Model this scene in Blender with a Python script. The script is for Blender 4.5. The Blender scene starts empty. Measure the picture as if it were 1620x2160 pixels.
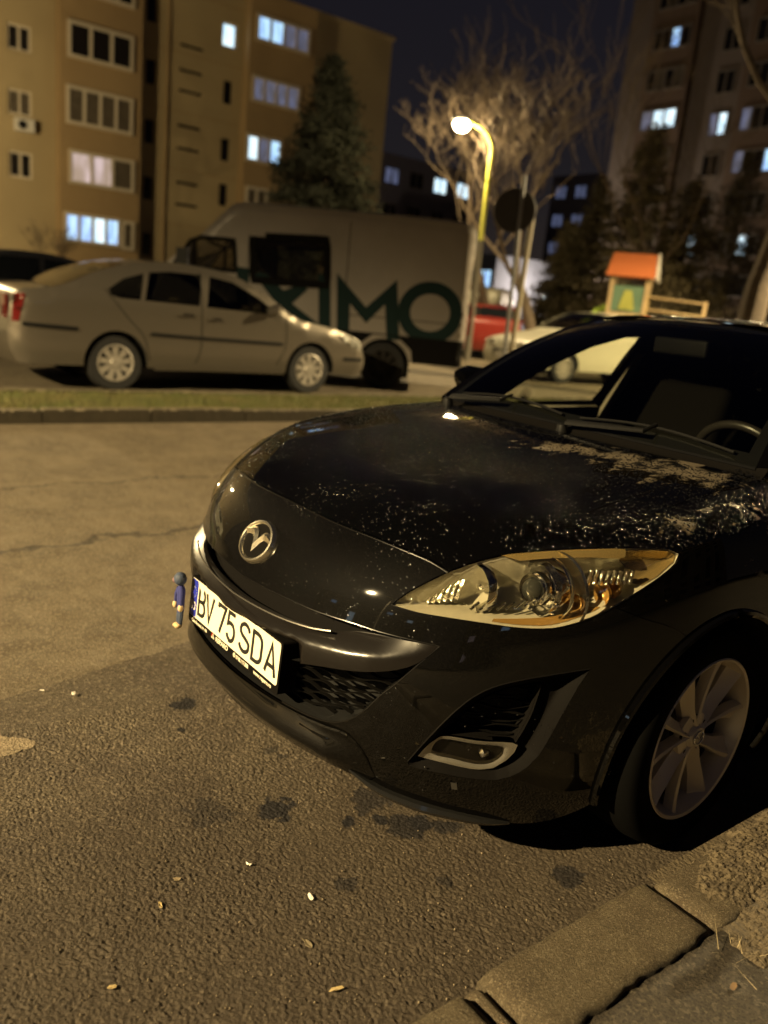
import bpy, bmesh, math, random
import numpy as np
from mathutils import Vector, Matrix
from mathutils.geometry import delaunay_2d_cdt
random.seed(7); rng = np.random.RandomState(5)
S = bpy.context.scene
COL = S.collection
# ---------------------------------------------------------------- camera
YAW = 0.905662355; PITCH = 0.252446948; ROLL = -0.100522373; FPX = 1712.746
CAMC = np.array([1.83623485, -0.946718875, 1.34216022])         # camera in the hatchback's frame
cY, sY = math.cos(YAW), math.sin(YAW)
def c2w(p):                                                        # hatchback frame -> world (camera looks along +Y)
    x, y = p[0]-CAMC[0], p[1]-CAMC[1]
    return Vector((cY*x+sY*y, -sY*x+cY*y, p[2] if len(p) > 2 else 0))
fwd = Vector((0, math.cos(PITCH), -math.sin(PITCH))); rt0 = Vector((1, 0, 0)); up0 = rt0.cross(fwd)
rt = rt0*math.cos(ROLL)-up0*math.sin(ROLL); upv = rt0*math.sin(ROLL)+up0*math.cos(ROLL)
CAM0 = Vector((0, 0, CAMC[2]))
def at(px, py, Y):                                                 # photo pixel + depth -> world point
    d = fwd+rt*((px-810)/FPX)+upv*((1080-py)/FPX)
    return CAM0+d*(Y/d.y)
U2 = Vector((sY, cY, 0)); X2 = Vector((cY, -sY, 0))                # street direction, across the street towards us
cd = bpy.data.cameras.new('camera'); cam = bpy.data.objects.new('camera', cd); COL.objects.link(cam)
cam.matrix_world = Matrix(((rt.x, upv.x, -fwd.x, 0), (rt.y, upv.y, -fwd.y, 0), (rt.z, upv.z, -fwd.z, CAM0.z), (0, 0, 0, 1)))
cd.sensor_fit = 'HORIZONTAL'; cd.sensor_width = 24.0; cd.lens = 24.0*FPX/1620; cd.clip_start = 0.05; cd.clip_end = 600
cd.dof.use_dof = True; cd.dof.focus_distance = 1.95; cd.dof.aperture_fstop = 1.75; cd.dof.aperture_blades = 0
S.camera = cam
# ---------------------------------------------------------------- sky (night) and exposure
W = bpy.data.worlds.new('World'); S.world = W; W.use_nodes = True
nt = W.node_tree; bg = nt.nodes['Background']
geo = nt.nodes.new('ShaderNodeTexCoord'); sep = nt.nodes.new('ShaderNodeSeparateXYZ'); rmp = nt.nodes.new('ShaderNodeValToRGB')
nt.links.new(geo.outputs['Generated'], sep.inputs[0]); nt.links.new(sep.outputs['Z'], rmp.inputs[0]); nt.links.new(rmp.outputs[0], bg.inputs[0])
e = rmp.color_ramp.elements; e[0].position = 0.0; e[0].color = (.024, .0175, .013, 1); e[1].position = 0.5; e[1].color = (.0052, .0052, .0100, 1)
ee = e.new(.14); ee.color = (.0115, .0100, .0115, 1)
bg.inputs[1].default_value = 1.0
S.view_settings.view_transform = 'Standard'; S.view_settings.look = 'None'; S.view_settings.exposure = 0.12; S.view_settings.gamma = 1
S.view_settings.use_curve_mapping = False
S.cycles.use_denoising = True; S.cycles.max_bounces = 7; S.cycles.transparent_max_bounces = 14; S.cycles.glossy_bounces = 4
S.cycles.sample_clamp_indirect = 4; S.cycles.caustics_reflective = False; S.cycles.caustics_refractive = False
SODIUM = (1.0, .755, .385)
# street lamps of the place: (head position, watts).  The first is the one in the photograph; the others stand in the same rows outside the frame
LAMP_SEEN = at(975, 258, 21.0)
LAMPS = [(LAMP_SEEN, 1150), (Vector((*c2w((-1.2, -11.5, 0)).xy, 7.0)), 24000), (Vector((*c2w((-1.8, 17.5, 0)).xy, 7.4)), 20000), (Vector((-17.0, 23.5, 5.6)), 3500)]

# ================================================================ helpers
def mat(name, color, rough=.6, metal=0, coat=0, coat_rough=.03, spec=.5, emit=None, estr=0, trans=0, bump=None, mottle=None, ior=1.45):
    m = bpy.data.materials.new(name); m.use_nodes = True; n = m.node_tree; b = n.nodes['Principled BSDF']
    b.inputs['Base Color'].default_value = (*color, 1); b.inputs['Roughness'].default_value = rough; b.inputs['Metallic'].default_value = metal
    b.inputs['Coat Weight'].default_value = coat; b.inputs['Coat Roughness'].default_value = coat_rough; b.inputs['Specular IOR Level'].default_value = spec
    b.inputs['IOR'].default_value = ior; b.inputs['Transmission Weight'].default_value = trans
    if emit: b.inputs['Emission Color'].default_value = (*emit, 1); b.inputs['Emission Strength'].default_value = estr
    tc = None
    if bump or mottle:
        tc = n.nodes.new('ShaderNodeTexCoord')
    if mottle:                                                     # (scale, amount, second colour)
        no = n.nodes.new('ShaderNodeTexNoise'); no.inputs['Scale'].default_value = mottle[0]; no.inputs['Detail'].default_value = 6; no.inputs['Roughness'].default_value = .65
        r = n.nodes.new('ShaderNodeValToRGB'); r.color_ramp.elements[0].position = .35; r.color_ramp.elements[1].position = .68
        r.color_ramp.elements[0].color = (*color, 1); r.color_ramp.elements[1].color = (*mottle[1], 1)
        n.links.new(tc.outputs['Object'], no.inputs['Vector']); n.links.new(no.outputs['Fac'], r.inputs[0]); n.links.new(r.outputs[0], b.inputs['Base Color'])
    if bump:                                                       # (scale, strength, distance)
        no = n.nodes.new('ShaderNodeTexNoise'); no.inputs['Scale'].default_value = bump[0]; no.inputs['Detail'].default_value = 5
        bu = n.nodes.new('ShaderNodeBump'); bu.inputs['Strength'].default_value = bump[1]; bu.inputs['Distance'].default_value = bump[2]
        n.links.new(tc.outputs['Object'], no.inputs['Vector']); n.links.new(no.outputs['Fac'], bu.inputs['Height']); n.links.new(bu.outputs[0], b.inputs['Normal'])
    return m
def glassmat(name, tint, rough=.02, ior=1.5, tcol=None):
    m = bpy.data.materials.new(name); m.use_nodes = True; n = m.node_tree; n.nodes.clear()
    o = n.nodes.new('ShaderNodeOutputMaterial'); mx = n.nodes.new('ShaderNodeMixShader'); t = n.nodes.new('ShaderNodeBsdfTransparent'); gl = n.nodes.new('ShaderNodeBsdfGlossy')
    lw = n.nodes.new('ShaderNodeLayerWeight'); lw.inputs[0].default_value = .5; pw = n.nodes.new('ShaderNodeMath'); pw.operation = 'POWER'; pw.inputs[1].default_value = 5; n.links.new(lw.outputs['Facing'], pw.inputs[0])
    f = n.nodes.new('ShaderNodeMath'); f.operation = 'MULTIPLY_ADD'; f.inputs[1].default_value = .92; f.inputs[2].default_value = .05; n.links.new(pw.outputs[0], f.inputs[0]); t.inputs[0].default_value = (*tint, 1); gl.inputs['Roughness'].default_value = rough; gl.inputs[0].default_value = (1, 1, 1, 1)
    n.links.new(f.outputs[0], mx.inputs[0]); n.links.new(t.outputs[0], mx.inputs[1]); n.links.new(gl.outputs[0], mx.inputs[2]); n.links.new(mx.outputs[0], o.inputs[0])
    return m
def emat(name, color, strength):
    m = bpy.data.materials.new(name); m.use_nodes = True; n = m.node_tree; b = n.nodes['Principled BSDF']
    b.inputs['Base Color'].default_value = (.3, .3, .3, 1); b.inputs['Emission Color'].default_value = (*color, 1); b.inputs['Emission Strength'].default_value = strength
    return m
def link(o, parent=None):
    COL.objects.link(o)
    if parent is not None: o.parent = parent
    return o
def empty(name, loc, rz=0, label=None, cat=None, group=None):
    o = bpy.data.objects.new(name, None); COL.objects.link(o); o.location = loc; o.rotation_euler = (0, 0, rz); o.empty_display_size = .1
    return tag(o, label, cat, group)
def tag(o, label=None, cat=None, group=None, kind=None):
    if label: o['label'] = label
    if cat: o['category'] = cat
    if group: o['group'] = group
    if kind: o['kind'] = kind
    return o
def meshobj(name, verts, faces, material, parent=None, smooth=True, normals=None):
    me = bpy.data.meshes.new(name)
    me.from_pydata([tuple(map(float, v)) for v in verts], [], [tuple(map(int, f)) for f in faces]); me.update()
    mats = material if isinstance(material, (list, tuple)) else [material]
    for m in mats: me.materials.append(m)
    if smooth: me.polygons.foreach_set('use_smooth', [True]*len(me.polygons))
    if normals is not None: me.normals_split_custom_set_from_vertices([tuple(map(float, v)) for v in normals])
    return link(bpy.data.objects.new(name, me), parent)
class MB:                                                          # gathers shapes into one mesh
    def __init__(s): s.v = []; s.f = []; s.mi = []
    def add(s, v, f, mi=0):
        k = len(s.v); s.v += [tuple(map(float, p)) for p in v]; s.f += [tuple(k+i for i in q) for q in f]; s.mi += [mi]*len(f); return s
    def box(s, lo, hi, mi=0, rot=None, piv=(0, 0, 0)):
        P = [Vector((x, y, z)) for x in (lo[0], hi[0]) for y in (lo[1], hi[1]) for z in (lo[2], hi[2])]
        if rot is not None: P = [rot @ (p-Vector(piv))+Vector(piv) for p in P]
        return s.add(P, [(0, 1, 3, 2), (4, 6, 7, 5), (0, 4, 5, 1), (2, 3, 7, 6), (0, 2, 6, 4), (1, 5, 7, 3)], mi)
    def tube(s, pts, r, n=8, mi=0, caps=True, flat=1.0, upref=None):
        pts = [Vector(p) for p in pts]; rr = r if isinstance(r, (list, tuple)) else [r]*len(pts); V = []; F = []
        prev = None
        for i, p in enumerate(pts):
            t = (pts[min(i+1, len(pts)-1)]-pts[max(i-1, 0)])
            t = t.normalized() if t.length > 1e-9 else Vector((0, 0, 1))
            a = Vector(upref) if upref else (prev if prev is not None else (Vector((0, 0, 1)) if abs(t.z) < .9 else Vector((1, 0, 0))))
            b = t.cross(a)
            if b.length < 1e-6: b = t.cross(Vector((1, .3, .2)))
            b.normalize(); a = b.cross(t).normalized(); prev = a
            for k in range(n):
                w = 2*math.pi*k/n; V.append(p+(b*math.cos(w)+a*math.sin(w)*flat)*rr[i])
        for i in range(len(pts)-1):
            for k in range(n):
                F.append((i*n+k, i*n+(k+1) % n, (i+1)*n+(k+1) % n, (i+1)*n+k))
        if caps: F.append(tuple(range(n))[::-1]); F.append(tuple(range((len(pts)-1)*n, len(pts)*n)))
        return s.add(V, F, mi)
    def lathe(s, prof, c=(0, 0, 0), axis=(0, 0, 1), n=32, mi=0, sx=1, close=False):   # prof: (radius, height)
        A = Vector(axis).normalized(); B = A.orthogonal().normalized() if abs(A.z) < .99 else Vector((1, 0, 0)); D = A.cross(B); c = Vector(c); V = []; F = []
        for (r, h) in prof:
            for k in range(n):
                w = 2*math.pi*k/n; V.append(c+A*h+(B*math.cos(w)*sx+D*math.sin(w))*r)
        m = len(prof)
        for i in range(m-1 if not close else m):
            for k in range(n):
                j = (i+1) % m; F.append((i*n+k, i*n+(k+1) % n, j*n+(k+1) % n, j*n+k))
        return s.add(V, F, mi)
    def build(s, name, material, parent=None, smooth=False):
        me = bpy.data.meshes.new(name); me.from_pydata(s.v, [], s.f); me.update()
        for m in (material if isinstance(material, (list, tuple)) else [material]): me.materials.append(m)
        me.polygons.foreach_set('material_index', s.mi)
        if smooth:
            me.polygons.foreach_set('use_smooth', [True]*len(me.polygons))
            try: me.set_sharp_from_angle(angle=math.radians(40))
            except Exception: pass
        return link(bpy.data.objects.new(name, me), parent)
def cubic(T):
    T = np.array(T, float); x, y = T[:, 0], T[:, 1]; n = len(x); h = np.diff(x); A = np.zeros((n, n)); b = np.zeros(n); A[0, 0] = A[-1, -1] = 1
    for i in range(1, n-1):
        A[i, i-1] = h[i-1]; A[i, i] = 2*(h[i-1]+h[i]); A[i, i+1] = h[i]; b[i] = 6*((y[i+1]-y[i])/h[i]-(y[i]-y[i-1])/h[i-1])
    M = np.linalg.solve(A, b)
    def f(t):
        t = np.clip(np.asarray(t, float), x[0], x[-1]); i = np.clip(np.searchsorted(x, t)-1, 0, n-2); hh = h[i]; a = (x[i+1]-t)/hh; c = (t-x[i])/hh
        return a*y[i]+c*y[i+1]+((a**3-a)*M[i]+(c**3-c)*M[i+1])*hh*hh/6
    return f
def catmull(P, closed=False, h=.012):
    P = [np.array(p, float) for p in P]; n = len(P); out = []
    for i in range(n if closed else n-1):
        p0 = P[(i-1) % n] if closed or i > 0 else 2*P[0]-P[1]; p1 = P[i]; p2 = P[(i+1) % n]; p3 = P[(i+2) % n] if closed or i < n-2 else 2*P[-1]-P[-2]
        k = max(1, int(np.linalg.norm(p2-p1)/h))
        d1 = max(np.linalg.norm(p1-p0), 1e-6)**.5; d2 = max(np.linalg.norm(p2-p1), 1e-6)**.5; d3 = max(np.linalg.norm(p3-p2), 1e-6)**.5
        m1 = (p2-p1)/d2*1.0-(p2-p0)/(d1+d2)+(p1-p0)/d1; m2 = (p2-p1)/d2-(p3-p1)/(d2+d3)+(p3-p2)/d3; m1 = m1*d2; m2 = m2*d2
        for j in range(k):
            t = j/k; out.append((2*t**3-3*t**2+1)*p1+(t**3-2*t**2+t)*m1+(-2*t**3+3*t**2)*p2+(t**3-t**2)*m2)
    if not closed: out.append(P[-1])
    return out
def inside(P, poly):
    P = np.asarray(P); poly = np.asarray(poly); x, y = P[:, 0][:, None], P[:, 1][:, None]; a = poly; b = np.roll(poly, -1, 0)
    c = ((a[:, 1][None] > y) != (b[:, 1][None] > y)); den = (b[:, 1]-a[:, 1]); den = np.where(abs(den) < 1e-12, 1e-12, den)
    xi = a[:, 0][None]+(y-a[:, 1][None])*((b[:, 0]-a[:, 0])/den)[None]
    return (np.sum(c & (x < xi), 1) % 2) == 1
def dist_poly(P, poly):
    P = np.asarray(P)[:, None, :]; a = np.asarray(poly)[None]; b = np.roll(a, -1, 1); d = b-a; t = np.clip(((P-a)*d).sum(-1)/np.maximum((d*d).sum(-1), 1e-14), 0, 1)
    return np.sqrt((((a+d*t[..., None])-P)**2).sum(-1).min(1))
def shrink(L, g):
    L = np.asarray(L, float); nx = np.roll(L, -1, 0)-np.roll(L, 1, 0); nx /= np.maximum(np.linalg.norm(nx, axis=1, keepdims=True), 1e-9); n = np.stack([-nx[:, 1], nx[:, 0]], 1)
    ar = (L[:, 0]*np.roll(L[:, 1], -1)-L[:, 1]*np.roll(L[:, 0], -1)).sum()
    return L+n*g*(1 if ar > 0 else -1)
def resample(L, h):
    L = [np.asarray(p, float) for p in L]; out = []
    n = len(L)
    for i in range(n):
        a, b = L[i], L[(i+1) % n]; k = max(1, int(round(np.linalg.norm(b-a)/h)))
        for j in range(k): out.append(a+(b-a)*j/k)
    return np.array(out)
def dedupe(L, eps):
    o = [L[0]]
    for p in L[1:]:
        if np.linalg.norm(p-o[-1]) > eps: o.append(p)
    if np.linalg.norm(o[0]-o[-1]) < eps: o.pop()
    return np.array(o)
def triangulate(loops, h):                                         # loops[0] outer, the others holes -> points, triangles, loop index ranges
    pts = np.concatenate(loops); outer = loops[0]; lo = outer.min(0); hi = outer.max(0)
    gx = np.arange(lo[0], hi[0], h); gy = np.arange(lo[1], hi[1], h*.866); G = []
    for j, y in enumerate(gy): G.append(np.stack([gx+(h/2 if j % 2 else 0), np.full_like(gx, y)], 1))
    G = np.concatenate(G) if len(G) else np.zeros((0, 2))
    if len(G):
        k = inside(G, outer)
        for L in loops[1:]: k &= ~inside(G, L)
        G = G[k]
    if len(G):
        d = np.min([dist_poly(G, L) for L in loops], 0); G = G[d > h*.55]
    allp = np.concatenate([pts, G]) if len(G) else pts
    edges = []; base = 0; rngs = []
    for L in loops:
        m = len(L); edges += [(base+i, base+(i+1) % m) for i in range(m)]; rngs.append((base, m)); base += m
    r = delaunay_2d_cdt([Vector(p) for p in allp], edges, [], 0, 1e-7)
    vo = np.array([tuple(v) for v in r[0]]); F = np.array([f for f in r[2] if len(f) == 3]); ce = vo[F].mean(1)
    k = inside(ce, outer)
    for L in loops[1:]: k &= ~inside(ce, L)
    return vo, F[k], r[3], rngs

# ================================================================ materials
M = {}
M['steel_grey'] = mat('steel_grey', (.25, .25, .25), .45, .6)
M['rubber'] = mat('tyre_rubber', (.012, .012, .012), .75, bump=(60, .3, .002))
M['plastic'] = mat('black_plastic', (.007, .007, .007), .5, spec=.3, bump=(400, .15, .0005))
M['dark'] = mat('dark_cavity', (.004, .004, .004), .9)
M['chrome'] = mat('chrome', (.75, .75, .75), .08, 1)
M['dark_glass'] = mat('dark_window_glass', (.006, .007, .008), .08, 0, 0, spec=.35)
M['white_plastic'] = mat('white_window_frame', (.55, .53, .48), .5)

# ================================================================ asphalt and ground materials
def asphalt(name, c1, c2, c3, scale=1.0, bumpd=.006, stains=(), cracks=(), gutter=False):
    m = bpy.data.materials.new(name); m.use_nodes = True; n = m.node_tree; b = n.nodes['Principled BSDF']; L = n.links
    def N(t, **k):
        q = n.nodes.new(t)
        for a, v in k.items(): q.inputs[a].default_value = v
        return q
    tc = n.nodes.new('ShaderNodeTexCoord'); P = tc.outputs['Object']
    def noise(s, d=4, r=.6):
        q = N('ShaderNodeTexNoise', Scale=s, Detail=d, Roughness=r); L.new(P, q.inputs['Vector']); return q.outputs['Fac']
    def ramp(f, a, b2, ca=(0, 0, 0, 1), cb=(1, 1, 1, 1)):
        r = n.nodes.new('ShaderNodeValToRGB'); r.color_ramp.elements[0].position = a; r.color_ramp.elements[1].position = b2; r.color_ramp.elements[0].color = ca; r.color_ramp.elements[1].color = cb
        L.new(f, r.inputs[0]); return r.outputs[0]
    def mix(f, a, c, mode='MIX'):
        q = n.nodes.new('ShaderNodeMix'); q.data_type = 'RGBA'; q.blend_type = mode
        if isinstance(f, float): q.inputs[0].default_value = f
        else: L.new(f, q.inputs[0])
        for v, i in ((a, 6), (c, 7)):
            if isinstance(v, tuple): q.inputs[i].default_value = (*v, 1)
            else: L.new(v, q.inputs[i])
        return q.outputs[2]
    def math_(op, a, c=None):
        q = n.nodes.new('ShaderNodeMath'); q.operation = op
        for v, i in ((a, 0), (c, 1)):
            if v is None: continue
            if isinstance(v, (float, int)): q.inputs[i].default_value = v
            else: L.new(v, q.inputs[i])
        return q.outputs[0]
    col = mix(ramp(noise(2.2*scale, 6, .7), .40, .60), c1, c2); col = mix(math_('MULTIPLY', ramp(noise(7*scale, 7, .75), .48, .70), .5), col, tuple(v*.55 for v in c2))
    vo = N('ShaderNodeTexVoronoi', Scale=150*scale); L.new(P, vo.inputs['Vector'])
    vo2 = N('ShaderNodeTexVoronoi', Scale=62*scale); L.new(P, vo2.inputs['Vector'])
    spk = n.nodes.new('ShaderNodeSeparateColor'); L.new(vo.outputs['Color'], spk.inputs[0])
    col = mix(math_('MULTIPLY', ramp(spk.outputs[0], .66, .90), .75), col, c3)
    col = mix(math_('MULTIPLY', ramp(noise(190*scale, 3), .38, .52, (1, 1, 1, 1), (0, 0, 0, 1)), .8), col, tuple(v*.28 for v in c1))
    if gutter:  # dimming light towards the kerb, painted into the asphalt colour
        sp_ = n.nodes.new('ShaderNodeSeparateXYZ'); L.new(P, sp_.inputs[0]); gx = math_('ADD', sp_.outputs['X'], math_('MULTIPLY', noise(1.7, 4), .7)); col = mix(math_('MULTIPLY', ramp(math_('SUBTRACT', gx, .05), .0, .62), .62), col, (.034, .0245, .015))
    wob = N('ShaderNodeTexNoise', Scale=26, Detail=4); L.new(P, wob.inputs['Vector'])
    sv = n.nodes.new('ShaderNodeVectorMath'); sv.operation = 'SUBTRACT'; L.new(wob.outputs['Color'], sv.inputs[0]); sv.inputs[1].default_value = (.5, .5, .5)
    for (sx, sy, r, hard) in stains:
        s2 = n.nodes.new('ShaderNodeVectorMath'); s2.operation = 'SCALE'; L.new(sv.outputs[0], s2.inputs[0]); s2.inputs['Scale'].default_value = r*2.4
        ad = n.nodes.new('ShaderNodeVectorMath'); ad.operation = 'ADD'; L.new(P, ad.inputs[0]); L.new(s2.outputs[0], ad.inputs[1])
        ds = n.nodes.new('ShaderNodeVectorMath'); ds.operation = 'DISTANCE'; L.new(ad.outputs[0], ds.inputs[0]); ds.inputs[1].default_value = (sx, sy, 0)
        f = ramp(math_('DIVIDE', ds.outputs['Value'], r*1.6), .35+hard*.30, .45+hard*.35, (1, 1, 1, 1), (0, 0, 0, 1))
        col = mix(math_('MULTIPLY', f, .45+.5*hard), col, (.006, .005, .006))
    for (x0, y0, x1, y1, w) in cracks:                             # cracks: distance to a line, wobbling
        s2 = n.nodes.new('ShaderNodeVectorMath'); s2.operation = 'SCALE'; n2 = N('ShaderNodeTexNoise', Scale=3.0, Detail=6, Roughness=.7); L.new(P, n2.inputs['Vector'])
        su = n.nodes.new('ShaderNodeVectorMath'); su.operation = 'SUBTRACT'; L.new(n2.outputs['Color'], su.inputs[0]); su.inputs[1].default_value = (.5, .5, .5)
        L.new(su.outputs[0], s2.inputs[0]); s2.inputs['Scale'].default_value = .55
        ad = n.nodes.new('ShaderNodeVectorMath'); ad.operation = 'ADD'; L.new(P, ad.inputs[0]); L.new(s2.outputs[0], ad.inputs[1])
        dx, dy = x1-x0, y1-y0; l = math.hypot(dx, dy)
        dt = n.nodes.new('ShaderNodeVectorMath'); dt.operation = 'DOT_PRODUCT'; L.new(ad.outputs[0], dt.inputs[0]); dt.inputs[1].default_value = (-dy/l, dx/l, 0)
        f = math_('ABSOLUTE', math_('SUBTRACT', dt.outputs['Value'], (-dy*x0+dx*y0)/l))
        col = mix(math_('MULTIPLY', ramp(f, w*.25, w, (1, 1, 1, 1), (0, 0, 0, 1)), .7), col, (.008, .007, .006))
    L.new(col, b.inputs['Base Color']); b.inputs['Roughness'].default_value = .78; b.inputs['Specular IOR Level'].default_value = .35
    L.new(ramp(noise(9, 5), .35, .7, (.62, .62, .62, 1), (.9, .9, .9, 1)), b.inputs['Roughness'])
    hgt = math_('ADD', math_('MULTIPLY', math_('SMOOTH_MIN', vo2.outputs['Distance'], .5), 1.2), math_('MULTIPLY', vo.outputs['Distance'], .7))
    hgt = math_('ADD', hgt, math_('MULTIPLY', noise(330*scale, 5, .75), 1.5))
    bu = n.nodes.new('ShaderNodeBump'); bu.inputs['Strength'].default_value = 1.0; bu.inputs['Distance'].default_value = bumpd; L.new(hgt, bu.inputs['Height']); L.new(bu.outputs[0], b.inputs['Normal'])
    return m
STAINS = [(-.416, .075, .035, 1), (.212, .06, .045, 1), (.147, -.101, .085, .1), (.358, .199, .022, 1), (.44, .33, .05, .8), (.30, .31, .06, .6), (.454, .373, .03, 1), (.39, .28, .02, 1),
          (.80, .56, .035, .7), (-.05, .19, .03, .3), (.0, .2, .02, .4), (.55, .06, .03, .5), (-.27, .0, .012, 1), (.66, .28, .03, .4), (.5, .42, .035, .8)]
M['road'] = asphalt('old_asphalt', (.19, .15, .095), (.12, .093, .058), (.30, .25, .17), 1.0, .006, cracks=[(-2.19, -.1, -2.31, .98, .035), (-3.3, -2, -3.6, 4, .02)])
M['bay'] = asphalt('dark_parking_asphalt', (.100, .080, .053), (.072, .056, .040), (.19, .155, .11), .8, .0022, STAINS, gutter=True)  # gutter switches on the painted light falloff
M['walk'] = asphalt('pavement_asphalt', (.060, .048, .034), (.045, .036, .026), (.12, .10, .07), .9, .006)
M['lot'] = asphalt('far_asphalt', (.17, .14, .09), (.13, .105, .07), (.2, .17, .12), 1.0, .004)
M['soil'] = mat('soil', (.035, .027, .018), .9, bump=(40, 1, .02), mottle=(5, (.02, .016, .01)))
M['kerb'] = asphalt('kerb_concrete', (.112, .088, .052), (.070, .050, .030), (.20, .165, .11), 2.0, .0022)
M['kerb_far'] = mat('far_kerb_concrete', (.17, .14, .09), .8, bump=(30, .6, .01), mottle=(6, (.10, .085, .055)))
M['kerb_shade'] = mat('kerb_face_shade', (.022, .017, .008), .9, mottle=(9, (.035, .027, .014)))  # shade on the upright kerb faces, painted as a darker colour
M['grass'] = mat('grass_blades', (.10, .115, .028), .7, mottle=(3, (.15, .13, .045)))
SO = c2w((0, 0, 0))
def street(o):                                                     # the object's vertices are in the street frame (x across, y along)
    o.location = SO; o.rotation_euler = (0, 0, -YAW); return o
def sheet(name, poly, z, material, kind='structure'):
    o = meshobj(name, [(x, y, z) for x, y in poly], [tuple(range(len(poly)))], material, smooth=False); street(o)
    return tag(o, kind=kind)
sheet('ground', [(-260, -200), (120, -200), (120, 300), (-260, 300)], -.03, M['soil'])
sheet('road', [(-5.66, -60), (1.0, -60), (1.0, 90), (-5.66, 90)], 0, M['road'])
edge = [(-.697-.238*(yy+.424)+rng.uniform(-.009, .009), yy) for yy in np.arange(-1.1, 2.6, .045)]
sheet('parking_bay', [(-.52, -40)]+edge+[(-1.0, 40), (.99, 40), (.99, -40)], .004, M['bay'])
def pebbles(X, Y, cell, seed):
    r = np.random.RandomState(seed); nx, ny = 700, 700; jx, jy = r.rand(nx, ny), r.rand(nx, ny); hh = r.rand(nx, ny)
    gx, gy = X/cell+300, Y/cell+300; ix, iy = np.floor(gx).astype(int), np.floor(gy).astype(int); f1 = np.full(X.shape, 9.); hv = np.zeros(X.shape)
    for a in (-1, 0, 1):
        for b in (-1, 0, 1):
            cx, cy = (ix+a) % nx, (iy+b) % ny; d = np.hypot(gx-(ix+a)-jx[cx, cy], gy-(iy+b)-jy[cx, cy]); k = d < f1; f1 = np.where(k, d, f1); hv = np.where(k, hh[cx, cy], hv)
    return np.maximum(0, 1-(f1/.72)**2)**.6*(.35+.65*hv)
def relief(x0, x1, y0, y1, st, z0, amp, m, seed):
    xs = np.arange(x0, x1+1e-6, st); ys_ = np.arange(y0, y1+1e-6, st); X, Y = np.meshgrid(xs, ys_); H = .45*pebbles(X, Y, .0098, seed)+.55*pebbles(X, Y, .0058, seed+1)
    lump = np.sin(X*9+1.3)*np.sin(Y*7+.4)*.35+np.sin(X*23+Y*17)*.2; ed = np.minimum.reduce([X-x0, x1-X, Y-y0, y1-Y])/.03; Z = z0+(H-.45)*amp*(1+.4*lump)+.0012*lump; Z = np.where(ed < 1, z0+.0007+(Z-z0)*np.clip(ed, 0, 1), Z)
    n1, n2 = X.shape; me = bpy.data.meshes.new('parking_bay'); co = np.stack([X, Y, Z], -1).reshape(-1, 3); me.vertices.add(len(co)); me.vertices.foreach_set('co', co.reshape(-1))
    i = np.arange(n1-1)[:, None]*n2+np.arange(n2-1)[None]; q = np.stack([i, i+1, i+n2+1, i+n2], -1).reshape(-1, 4); me.loops.add(q.size); me.loops.foreach_set('vertex_index', q.reshape(-1)); me.polygons.add(len(q)); me.polygons.foreach_set('loop_start', np.arange(len(q))*4)
    me.update(calc_edges=True); me.materials.append(m); me.polygons.foreach_set('use_smooth', [True]*len(q)); o = link(bpy.data.objects.new('parking_bay', me)); street(o); return tag(o, kind='structure')
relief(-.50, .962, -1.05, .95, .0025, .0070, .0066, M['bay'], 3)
pp = [(-60, 1562), (-20, 1556), (20, 1561), (50, 1562), (76, 1572), (70, 1582), (48, 1588), (20, 1599), (0, 1604), (-60, 1618)]
rm = []; pp = [(pp[i_][0]+(pp[(i_+1) % len(pp)][0]-pp[i_][0])*k_/6+rng.uniform(-2.2, 2.2), pp[i_][1]+(pp[(i_+1) % len(pp)][1]-pp[i_][1])*k_/6+rng.uniform(-1.8, 1.8)) for i_ in range(len(pp)) for k_ in range(6)]
for (px, py) in pp:
    a = at(px, py, 3); d = a-CAM0; p = CAM0+d*(-CAM0.z/d.z); rm.append((p.x, p.y, .0095))
M['worn'] = mat('worn_patch_paint', (.27, .215, .14), .8, bump=(150, 1, .006), mottle=(60, (.14, .11, .07)))
tag(meshobj('road_marking', rm, [tuple(range(len(rm)))], M['worn'], smooth=False), kind='structure')
sheet('pavement', [(1.13, -40), (9, -40), (9, 60), (1.13, 60)], .078, M['walk'])
# ---- kerb beside the hatchback: single stones
def stone(x0, x1, y0, y1, z0, z1, rough=.004, bev=.018, seed=0, nx=8):
    ny = max(3, int((y1-y0)/.022)); r = np.random.RandomState(seed+11); V = []; F = []
    xs = [x0, x0+.002]+list(np.linspace(x0+bev, x1-bev*.6, nx))+[x1-.002, x1]
    ys = np.linspace(y0, y1, ny)
    for j, y in enumerate(ys):
        for i, x in enumerate(xs):
            z = z1
            if i <= 1: z = z0 if i == 0 else z1-bev
            if i >= len(xs)-2: z = z0 if i == len(xs)-1 else z1-bev*.7
            ez = min(y-y0, y1-y); z2 = z-(.012*max(0, 1-ez/.02) if 0 < i < len(xs)-1 else 0)
            w = rough if 0 < i < len(xs)-1 else 0
            V.append((x+r.uniform(-w, w)*(2.4 if i > len(xs)-4 else 1.0 if i < 3 else .3), y, z2+r.uniform(-w, w)*.8))
    nX = len(xs)
    for j in range(ny-1):
        for i in range(nX-1): F.append((j*nX+i, j*nX+i+1, (j+1)*nX+i+1, (j+1)*nX+i))
    F.append(tuple(range(nX))[::-1]); F.append(tuple((ny-1)*nX+i for i in range(nX)))
    return V, F
kerb = empty('kerb', SO, -YAW); tag(kerb, 'near concrete kerb beside the black hatchback', None, kind='structure')
ys = [-2.1, -1.56, -1.02, -.50, .035, .080, .622, 1.17, 1.73, 2.27, 2.81, 3.35, 3.9, 4.4]
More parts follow.
